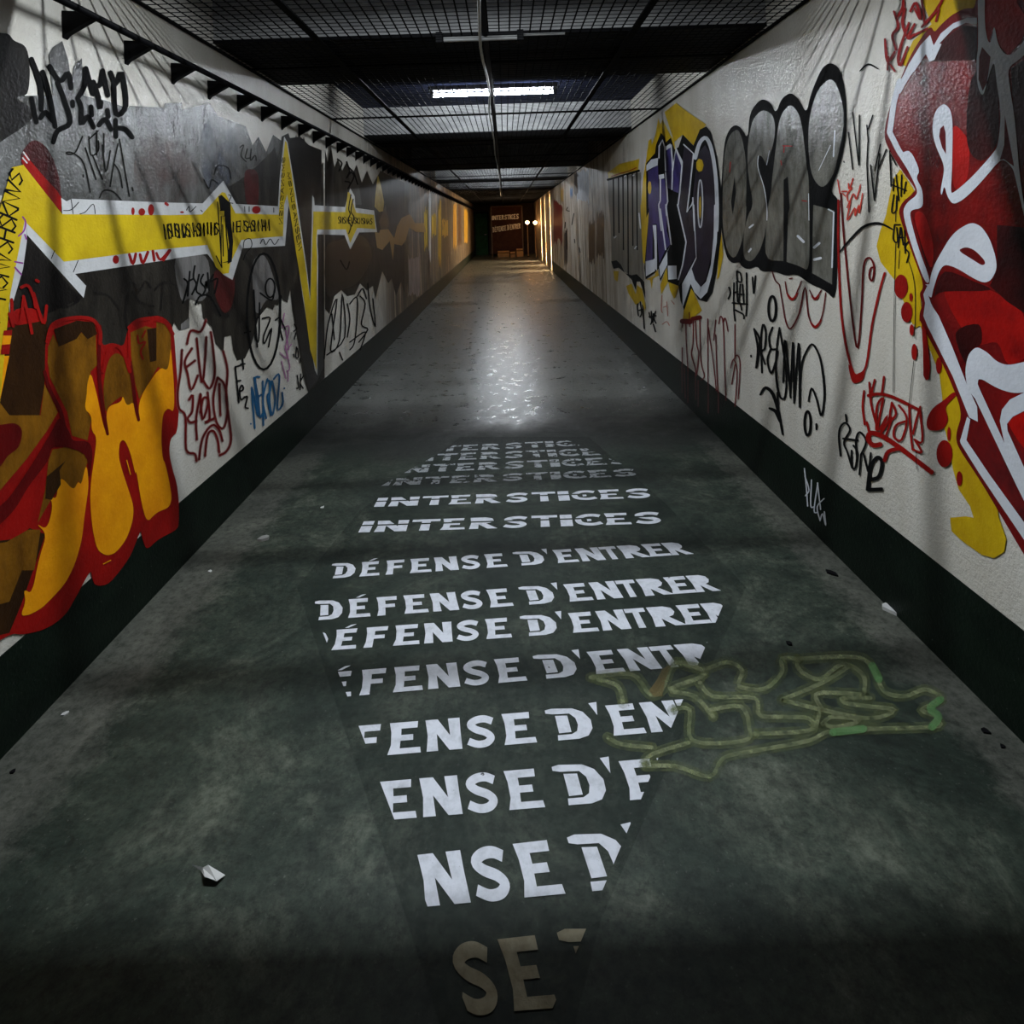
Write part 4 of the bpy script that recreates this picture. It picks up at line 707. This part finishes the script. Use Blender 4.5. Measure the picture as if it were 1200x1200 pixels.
# striped grey piece
T = P().poly(R10((740, 250), (1050, 175), (1045, 500), (1060, 900), (1082, 1190), (1000, 1170), (900, 1110), (840, 1030), (775, 1010), (770, 760), (745, 420)))
B = S([R10((x, 235 - (x - 790) * .25), (x + 2, 500), (x + 5, y)) for x, y in ((790, 770), (838, 740), (880, 900), (925, 1130), (968, 860), (1010, 900))], 1.6, 0, False).stroke(R10((738, 245), (880, 205), (1030, 160)), 2.6, False)
B.poly(R10((770, 1010), (820, 1000), (860, 1040), (900, 1120), (960, 1140), (1010, 1130), (1080, 1200)) + R9((290, 880), (240, 720), (210, 720), (200, 800), (160, 700), (100, 640), (40, 590), (-10, 600)))
graf('striped_piece', 'grey block of letters with black vertical lines on the right wall', 'graffiti', 'R', [('yellow_top', GOLD, 2, P().poly(R10((735, 180), (850, 95), (1000, 60), (1035, 45), (1020, 150), (880, 190), (745, 235)))), ('fill', paint('striped_grey', (.20, .19, .165), (.12, .11, .09), 6, (1, 3, .3)), 3, T), ('black_lines', BLK, 4, B), ('yellow_drips', GOLD, 5, P().poly(R9((110, 760), (160, 740), (200, 840), (215, 750), (260, 790), (295, 960), (285, 990), (250, 900), (200, 940), (130, 830))).poly(R9((-10, 620), (40, 620), (30, 720), (0, 700)))), ('red_line', RED, 5, S([R10((770, 215), (860, 185), (930, 165), (1010, 130))], 1.1)), ('light_ticks', PW, 5, S([R10((1030, 560), (1045, 700)), R10((990, 890), (1005, 870)), R10((800, 790), (815, 775)), R10((895, 215), (905, 205)), R10((975, 205), (985, 200))], 1.4))])
T = [R9((230, 890), (215, 960), (225, 1040)), R9((240, 900), (255, 1010), (240, 1050)), R9((265, 940), (280, 1160)), R9((230, 990), (270, 980))]
graf('wall_tag', 'small black tag low under the grey striped block', 'graffiti', 'R', [('line', BLK, 4, S(T, 1.6))])
T = [R9((325, 1010), (335, 1060)), R9((345, 1000), (350, 1090), (340, 1120)), R9((365, 1020), (360, 1100)), R9((385, 1000), (370, 1060), (390, 1110)), R9((365, 1120), (385, 1190)), R9((325, 1050), (390, 1040))]
graf('wall_tag', 'small black tag under the left end of the purple piece', 'graffiti', 'R', [('line', BLK, 4, S(T, 1.7))])
T = [R9((445, 850), (440, 980), (450, 1010)), R9((490, 910), (500, 1040)), R9((535, 900), (560, 930)), R9((450, 1120), (490, 1095), (515, 1130)), R9((460, 960), (490, 950))]
graf('wall_tag', 'faint orange red marks under the purple piece', 'graffiti', 'R', [('line', paint('faint_red', (.50, .13, .08), (.45, .25, .2), 9, alpha=.7), 4, S(T, 1.3))])
T = [R6((200, 470), (225, 480), (232, 540), (205, 530), (200, 470)), R6((145, 580), (155, 620), (140, 660)), R6((180, 550), (178, 680)), R6((200, 540), (205, 680)), R6((178, 620), (205, 610)), R6((225, 560), (215, 690)), R6((240, 560), (250, 690)), R6((215, 630), (250, 630)), R6((268, 480), (270, 690), (265, 780)), R6((180, 680), (180, 740), (188, 815)), R6((170, 690), (275, 700)), R6((190, 740), (245, 770), (250, 800)), R6((225, 690), (235, 740)), R6((310, 510), (318, 620)), R6((332, 500), (322, 620))]
graf('wall_tag', 'dense small black tag left below the silver letters', 'graffiti', 'R', [('line', BLK, 4, S(T, 2.0))])
# dream tag
T = [R6((300, 1060), (301, 1068)), R6((322, 872), (348, 1010), (335, 1145)), R6((322, 872), (362, 960), (340, 1145)), R6((378, 1180), (370, 960), (385, 842), (405, 900), (396, 1010), (372, 1035), (400, 1120)), R6((452, 862), (428, 930), (440, 1010), (482, 1015)), R6((440, 1010), (416, 1090), (442, 1185), (475, 1100), (490, 1030)), R6((500, 865), (482, 1000), (475, 1180), (500, 1340), (540, 1350), (548, 1180), (520, 980), (500, 865)),
     R7((288, 240), (295, 90), (302, 0), (332, 330)), R7((330, 320), (340, 120), (348, 12), (352, 360)), R7((354, 350), (370, 120), (382, 20), (384, 385)), R7((386, 385), (395, 150), (430, 50), (465, 20), (508, 110), (530, 280), (525, 380), (510, 435), (485, 340), (455, 275), (437, 350))]
T2 = S([R7((155, 312), (185, 272), (230, 312), (265, 430), (286, 545)), R7((208, 392), (245, 412), (268, 470)), R7((255, 300), (262, 420))], 4, .4).ring(*R7((432, 480))[0], 3.6, 14, 3).stroke(R7((483, 485), (484, 515)), 2.6).ring(*R6((450, 730))[0], 4.4, 14.5, 3.2)
graf('wall_tag', 'black flowing word tag with dots and hooks in the middle of the right wall', 'graffiti', 'R', [('line', BLK, 4, S(T, 2.6, .15)), ('marks', BLK, 4, T2)])
T = [R6((915, -30), (914, 300), (930, 700), (965, 980), (1020, 1180), (1060, 1190), (1110, 1130), (1150, 850), (1205, 600), (1240, 480)), ]
T2 = [R6((932, -80), (940, 60), (962, 320), (1010, 780), (1050, 1010), (1078, 700), (1092, 430), (1132, 372), (1165, 430), (1155, 530), (1132, 510), (1140, 450), (1160, 440))]
graf('wall_tag', 'large red looping V line beside the silver letters', 'graffiti', 'R', [('outer_line', RED, 4, S(T, 2.6).poly(R6((985, 1120), (1030, 1185), (1080, 1180), (1105, 1130), (1090, 1220), (1050, 1250), (1010, 1240)), True)), ('inner_line', DRED, 4, S(T2, 2.2))])
T = [R5((910, 905), (925, 1000)), R5((940, 985), (975, 985)), R5((945, 1000), (965, 1020)), R5((985, 930), (990, 970), (1018, 895)), R5((1010, 960), (975, 1010), (990, 1060), (1020, 1000), (1040, 1040), (1070, 940)), R5((975, 1100), (1000, 1050), (975, 1190), (1030, 1100), (1030, 1160), (1060, 1080), (1060, 1140), (1085, 1000))]
graf('wall_tag', 'small bright red scribble tag right of the silver letters', 'graffiti', 'R', [('line', paint('tag_scarlet', (.62, .05, .03), None), 5, S(T, 1.5))])
T = [R5((985, 570), (1015, 830)), R5((1015, 430), (1058, 800)), R5((1062, 450), (1060, 800)), R5((1115, 520), (1125, 640)), R5((1157, 450), (1120, 560)), R5((1122, 640), (1115, 800), (1130, 1130)), R5((1150, 885), (1168, 1050)), R5((1205, 720), (1185, 900), (1168, 1050)), R1((190, 1015), (150, 1200)), R1((232, 1050), (170, 1200)), R2((150, 330), (120, 80)), R1((255, 1060), (260, 1200)), R1((265, 1090), (300, 1160)), R5((953, 775), (955, 780))]
graf('wall_tag', 'thin black zigzag letters between the silver and crimson pieces', 'graffiti', 'R', [('line', BLKT, 5, S(T, 1.6, 0, False))])
graf('wall_tag', 'short black arc above the thin zigzag letters', 'graffiti', 'R', [('line', BLK, 5, S([R5((1065, 140), (1125, 92), (1195, 125))], 2.4, .5))])
graf('wall_tag', 'black curved stroke below the thin zigzag letters', 'graffiti', 'R', [('line', BLK, 5, S([R2((-95, 690), (0, 580), (80, 510), (180, 490), (280, 535)), ], 3.2, .5))])
T = [R6((540, 540), (560, 640), (600, 660), (655, 535)), R6((500, 560), (520, 680), (545, 820), (580, 870), (640, 760), (680, 580), (705, 780), (750, 860), (800, 780), (825, 620)), R6((712, 600), (750, 660), (795, 600)), R6((570, 520), (590, 515)), R6((450, 470), (470, 530), (500, 560))]
graf('wall_tag', 'red double loop scrawl under the silver letters', 'graffiti', 'R', [('line', DRED, 4, S(T, 1.8, .3)), ('thick_curves', RED, 5, S([R6((550, 620), (590, 665), (630, 620)), R6((715, 820), (752, 860), (795, 810)), R6((725, 640), (752, 662), (780, 630))], 3.2, .7))])
T = [R3((75, 590), (65, 700), (80, 825)), R3((112, 530), (125, 680), (160, 820)), R3((150, 510), (120, 640)), R3((200, 640), (165, 700), (160, 860)), R3((210, 640), (170, 870), (240, 760), (190, 890), (270, 770), (230, 900)), R3((270, 670), (300, 750), (255, 790), (270, 670)), R3((320, 690), (375, 780), (340, 930), (285, 910), (300, 830), (375, 800)), R3((392, 700), (400, 850), (415, 1000)), R3((470, 700), (440, 800), (420, 890)), R3((468, 720), (485, 940), (430, 930)), R3((430, 930), (480, 1020), (420, 1000)), R3((215, 490), (200, 610)), R3((95, 810), (110, 880))]
graf('wall_tag', 'thick red tag with an underline on the lower right wall', 'graffiti', 'R', [('letters', RED, 5, S(T, 2.6)), ('strokes', RED, 6, S([R3((105, 620), (180, 610), (260, 625), (360, 670), (465, 725))], 3.6).stroke(R3((190, 965), (140, 970), (105, 930), (120, 885), (200, 905), (330, 990), (550, 1160)), 5.6).stroke(R3((220, 1075), (245, 1015), (330, 992)), 4.6))])
T = [R7((625, 670), (615, 560), (625, 500), (655, 478), (680, 520), (645, 590), (665, 650), (692, 740)), R7((690, 640), (690, 730), (712, 740), (722, 650), (700, 610)), R7((722, 700), (715, 580), (738, 532), (775, 585), (745, 665)), R7((745, 660), (735, 780)), R7((760, 660), (785, 760)), R7((802, 655), (778, 870)), R7((785, 740), (830, 690)), R7((655, 430), (660, 470)), R7((640, 570), (725, 580))]
graf('wall_tag', 'black tag low on the right wall beside the thick red tag', 'graffiti', 'R', [('letters', BLK, 5, S(T, 2.4)), ('last_letter', BLK, 5, S([R7((805, 810), (850, 790), (868, 710), (840, 680), (800, 740), (788, 860)), R7((788, 870), (865, 866))], 4.4))])
T = [R7((413, 745), (425, 860), (432, 965)), R7((416, 790), (440, 870), (418, 905)), R7((455, 812), (450, 960), (468, 970)), R7((492, 830), (470, 990), (492, 1000)), R7((490, 830), (508, 985)), R7((528, 922), (488, 970), (505, 1050)), R7((505, 1050), (520, 1010), (538, 1080), (530, 1000))]
graf('wall_tag', 'small white tag on the dark green skirting of the right wall', 'graffiti', 'R', [('line', PW, 5, S(T, 1.5))])
T = [R2((258, 0), (265, 230)), R2((285, 180), (280, 260)), R2((300, 150), (320, 330)), R2((340, 150), (335, 300)), R2((275, 220), (370, 260)), R2((370, 200), (355, 280)), R2((285, 290), (270, 410), (300, 400), (305, 300)), R2((290, 500), (280, 600), (310, 620), (305, 520)), R2((330, 520), (315, 660)), R2((335, 520), (350, 640)), R2((320, 590), (350, 590)), R2((360, 540), (365, 700)), R2((385, 620), (360, 660), (390, 700), (375, 765)), R2((290, 500), (330, 500))]
graf('wall_tag', 'column of black letters on the yellow halo of the crimson piece', 'graffiti', 'R', [('line', BLK, 7, S(T, 1.8))])
T = [R2((300, 330), (297, 480)), R2((298, 630), (290, 900), (285, 1200), (280, 1680)), R2((325, 680), (318, 810)), R2((390, 760), (420, 860), (435, 1000), (432, 1300)), R3((425, 375), (405, 560), (388, 700)), R3((440, 1010), (444, 1140))]
graf('wall_drips', 'hair thin black paint drips beside the crimson letters', 'graffiti', 'R', [('line', BLKT, 7, S(T, .8))])

# far stretches of both walls: tall narrow smears of old paint seen at a grazing angle
def smear(px0, px1, y0, y1, rag=3):
    n = 8; top, bot = [], []; rag = max(3, (y1 - y0) * .12)
    for i in range(n + 1):
        x = px0 + (px1 - px0) * i / n
        top.append((x, y0 + random.uniform(-rag, rag))); bot.append((x, y1 + random.uniform(-rag, rag)))
    return top + bot[::-1]
random.seed(5)
def far_smears(side, specs):
    for label, col, px0, px1, y0, y1 in specs:
        m = paint('far_' + '_'.join('%02d' % int(c * 99) for c in col), col, tuple(c * .45 for c in col), 5, (1, 2, .5), .42)
        graf('paint_smear', label, 'graffiti', side, [('fill', m, 2, P().poly(smear(px0, px1, y0, y1)))], 'old smears of paint on the far walls')
far_smears('L', [('yellow paint smear on the far left wall, nearest of the far ones', (.60, .42, .03), 497, 501, 246, 290), ('white paint smear beside the nearest far yellow one on the left wall', (.6, .6, .58), 502, 505, 228, 300), ('yellow vertical paint smear in the middle of the far left wall', (.62, .40, .02), 506, 511, 252, 276),
    ('tall golden paint smear on the far left wall', (.58, .34, .02), 513.5, 517, 240, 308), ('dark brown paint smear on the far left wall', (.05, .03, .02), 518, 522, 238, 270), ('golden paint patch between dark smears on the far left wall', (.58, .34, .03), 518, 525, 258, 278), ('dark patch under the golden paint of the far left wall', (.04, .025, .02), 519, 526, 278, 300),
    ('orange yellow paint smear near the end of the left wall', (.62, .34, .03), 531, 535, 240, 290), ('brown paint smear near the end of the left wall', (.10, .05, .02), 537, 540, 238, 285), ('last golden paint smear at the end of the left wall', (.60, .36, .04), 544, 548, 245, 282), ('grey violet paint patch on the left wall below the faded band', (.30, .26, .26), 478, 492, 300, 345), ('dark column of paint on the left wall past the faded band', (.04, .035, .03), 474, 479, 214, 345)])
far_smears('R', [('dark red paint block far down the right wall', (.16, .012, .02), 648.5, 659, 239, 284), ('tiny blue paint dab far down the right wall', (.10, .22, .45), 668, 671, 220, 231), ('ochre paint dab high on the far right wall', (.52, .30, .06), 657, 660.5, 220, 236), ('dark brown diagonal streak on the right wall beside the pale patch', (.05, .035, .025), 673, 679, 204, 228), ('pale grey blue paint patch at the top of the right wall', (.50, .52, .56), 676, 690, 200, 236),
    ('brown paint run in the middle of the far right wall', (.12, .07, .035), 690, 697, 262, 306), ('second brown paint run on the right wall near the striped block', (.14, .09, .05), 699, 708, 250, 300), ('black speckled paint column on the far right wall', (.06, .05, .05), 661, 665, 270, 308)])
T = [R10((365, 500), (350, 530), (380, 540)), R10((340, 640), (335, 700)), R10((420, 560), (400, 670)), R10((345, 720), (355, 900)), R10((470, 880), (480, 930)), R10((425, 800), (430, 840))]
graf('wall_tag', 'tiny dark tag marks far down the right wall', 'graffiti', 'R', [('line', BLKT, 4, S(T, 1.0))])

# ------------------------------------------------------------------ far end: lettered board, green door, boxes, bulb lamps
def at_y(px, py, y):
    d = ray(px, py); return Vector((0, 0, EYE)) + d * (y / d.y)
MBR = paint('board_brown', (.055, .018, .010), (.03, .010, .006), 5, rough=.55)
YB = 27.6
bd = empty('lettered_board', (.06, YB, 0), 'dark brown board with two lines of white words at the tunnel end', 'sign')
x0, x1 = at_y(576, 262, YB).x, at_y(612, 262, YB).x
bx = .06
MB().box(x0 - bx, x1 - bx, 0, .05, .12, 2.28).build('panel', MBR, bd)
for a, b_ in ((x0 - .03, x0 + .02), (x1 - .02, x1 + .03)): MB().box(a - bx, b_ - bx, -.02, .05, 0, 2.32).build('post', plain('board_post', (.10, .06, .04), .5), bd)
MB().box(x0 - bx, x1 - bx, -.02, .05, 2.28, 2.32).build('top_rail', MATS['board_post'], bd)
MWT = plain('board_white', (.92, .90, .85), .5)
def board_text(table, quad):
    f = quadmap(*quad); v, fc = [], []
    for ch, u0, u1 in table:
        for poly in ABC[ch]:
            for t in tessellate_polygon([[Vector((x, y, 0)) for x, y in poly]]):
                q = [at_y(*f(u0 + (u1 - u0) * poly[i][0], poly[i][1]), YB) - Vector((bx, YB + .024, 0)) for i in t]
                if (q[1] - q[0]).cross(q[2] - q[0]).y > 0: q.reverse()
                fc.append((len(v), len(v) + 1, len(v) + 2)); v += q
    return pydata('words', v, fc)
obj('words', board_text(INT, ((576.5, 253), (608, 250.5), (608, 256.5), (576.5, 258))), MWT, bd)
obj('words', board_text(DEF, ((577, 266.5), (610, 261.5), (610, 267.5), (577, 272.5))), MWT, bd)
gd = empty('door_1', (-1.16, YE - .02, 0), 'dark green door left of the lettered board at the tunnel end', 'door'); del gd['category']; gd['kind'] = 'structure'
MGD = paint('door_green', (.010, .09, .022), (.006, .05, .012), 5)
MB().box(-.30, .30, -.03, .015, .01, 2.02).build('leaf', MGD, gd)
MB().box(-.36, -.30, -.05, .018, 0, 2.1).box(.30, .36, -.05, .018, 0, 2.1).box(-.30, .30, -.05, .018, 2.02, 2.1).build('frame', MBLK, gd)
MB().tube([(.24, -.07, 1.0), (.14, -.07, 1.0)], .012, 8).tube([(.24, -.03, 1.0), (.24, -.075, 1.0)], .01, 8).build('handle', plain('handle_steel', (.4, .4, .4), .3, 1), gd)
MKR = plain('carton', (.45, .26, .11), .7)
def carton(x, y, w, d, h, label):
    t = empty('cardboard_box', (x, y, 0), label, 'box', 'boxes at the tunnel end')
    MB().box(-w / 2, w / 2, -d / 2, d / 2, 0, h).build('body', MKR, t)
    MB().prism([(-w / 2, -d / 2, h), (w / 2, -d / 2, h), (w / 2, -d / 2 - .08, h + .06), (-w / 2, -d / 2 - .08, h + .06)], (0, 0, .006)).build('flap', MKR, t)
    MB().prism([(-w / 2, d / 2, h), (w / 2, d / 2, h), (w / 2, d / 2 + .05, h + .10), (-w / 2, d / 2 + .05, h + .10)], (0, 0, .006)).build('flap', MKR, t)
carton(.62, 26.9, .30, .26, .24, 'small cardboard box right of the board foot'); carton(-.12, 26.95, .52, .30, .16, 'low open cardboard box in front of the board'); carton(.30, 26.6, .22, .2, .12, 'smallest flat cardboard box between the other two')
def bulb(x, y, z, label, s):
    t = empty('bulb_lamp', (x, y, 0), label, 'lamp', 'warm lamps at the tunnel end')
    MB().box(-.05, .05, -.05, .05, 0, .04).build('foot', MBLK, t)
    MB().tube([(0, 0, .04), (0, 0, z - .1)], .02, 8).build('post', plain('lamp_post', (.5, .3, .15), .4), t)
    MB().tube([(0, 0, z - .11), (0, 0, z - .07)], .035, 10).build('socket', MBLK, t)
    MB().tube([(0, 0, z - .08), (0, 0, z - .05), (0, 0, z), (0, 0, z + .05), (0, 0, z + .075)], [.03, .065, .085, .06, .015], 12).build('globe', glow('bulb_glow_%d' % (x * 100), WARM, s), t, smooth=True)
bulb(.98, 26.4, 1.52, 'standing warm bulb lamp right of the lettered board', 34)
bulb(1.25, 24.9, 1.50, 'warm bulb lamp on a post close to the right wall end', 18)

# ------------------------------------------------------------------ litter
MPAP = plain('paper_white', (.62, .62, .60), .7)
pt = [(225, 1014), (238, 1017), (244, 1014), (264, 1026), (254, 1033), (240, 1028), (236, 1021)]
v = [on_floor(*p, .004 + .006 * ((i * 7) % 3)) for i, p in enumerate(pt)]
o_ = base_point(v, 'F'); o_.z = 0
me = MB().prism([q - o_ for q in v], (0, 0, .0012)).build('paper_scrap', MPAP, loc=o_)
me['label'] = 'torn white paper scrap on the dark floor at the lower left'; me['category'] = 'litter'
LIT = [(76, 837, .012, 'tiny white chip of litter on the pale floor strip at left', MPAP), (1045, 716, .035, 'white splinter beside the right skirting', MPAP), (378, 595, .014, 'small pale chip left of the far floor words', MPAP), (258, 600, .018, 'little pale flake near the left skirting', MPAP), (310, 632, .035, 'flat grey flake on the floor at left of the words', plain('grey_chip', (.3, .3, .28), .8)),
       (1156, 858, .014, 'dark pebble near the right skirting', MBLK), (925, 755, .014, 'small dark pebble on the floor near the yellow scrawl', MBLK), (15, 905, .012, 'dark crumb at the lower left floor edge', MBLK), (1175, 875, .01, 'dark crumb at the right floor edge', MBLK), (974, 672, .02, 'dark splinter on the floor by the right skirting', MBLK), (246, 670, .012, 'small white crumb by the left skirting', MPAP)]
for i, (px, py, s_, lb, m_) in enumerate(LIT):
    q = on_floor(px, py, 0); rn = random.Random(i); k = 6
    ring_ = [Vector((s_ * rn.uniform(.5, 1) * math.cos(2 * math.pi * j / k) * (1.6 if i in (1, 9) else 1), s_ * rn.uniform(.4, .9) * math.sin(2 * math.pi * j / k), 0)) for j in range(k)]
    o = MB().prism(ring_, (0, 0, s_ * .35)).build('litter_chip', m_, loc=q); o['label'] = lb; o['category'] = 'litter'; o['group'] = 'bits of litter on the floor'
    o.rotation_euler.z = rn.uniform(0, 3)
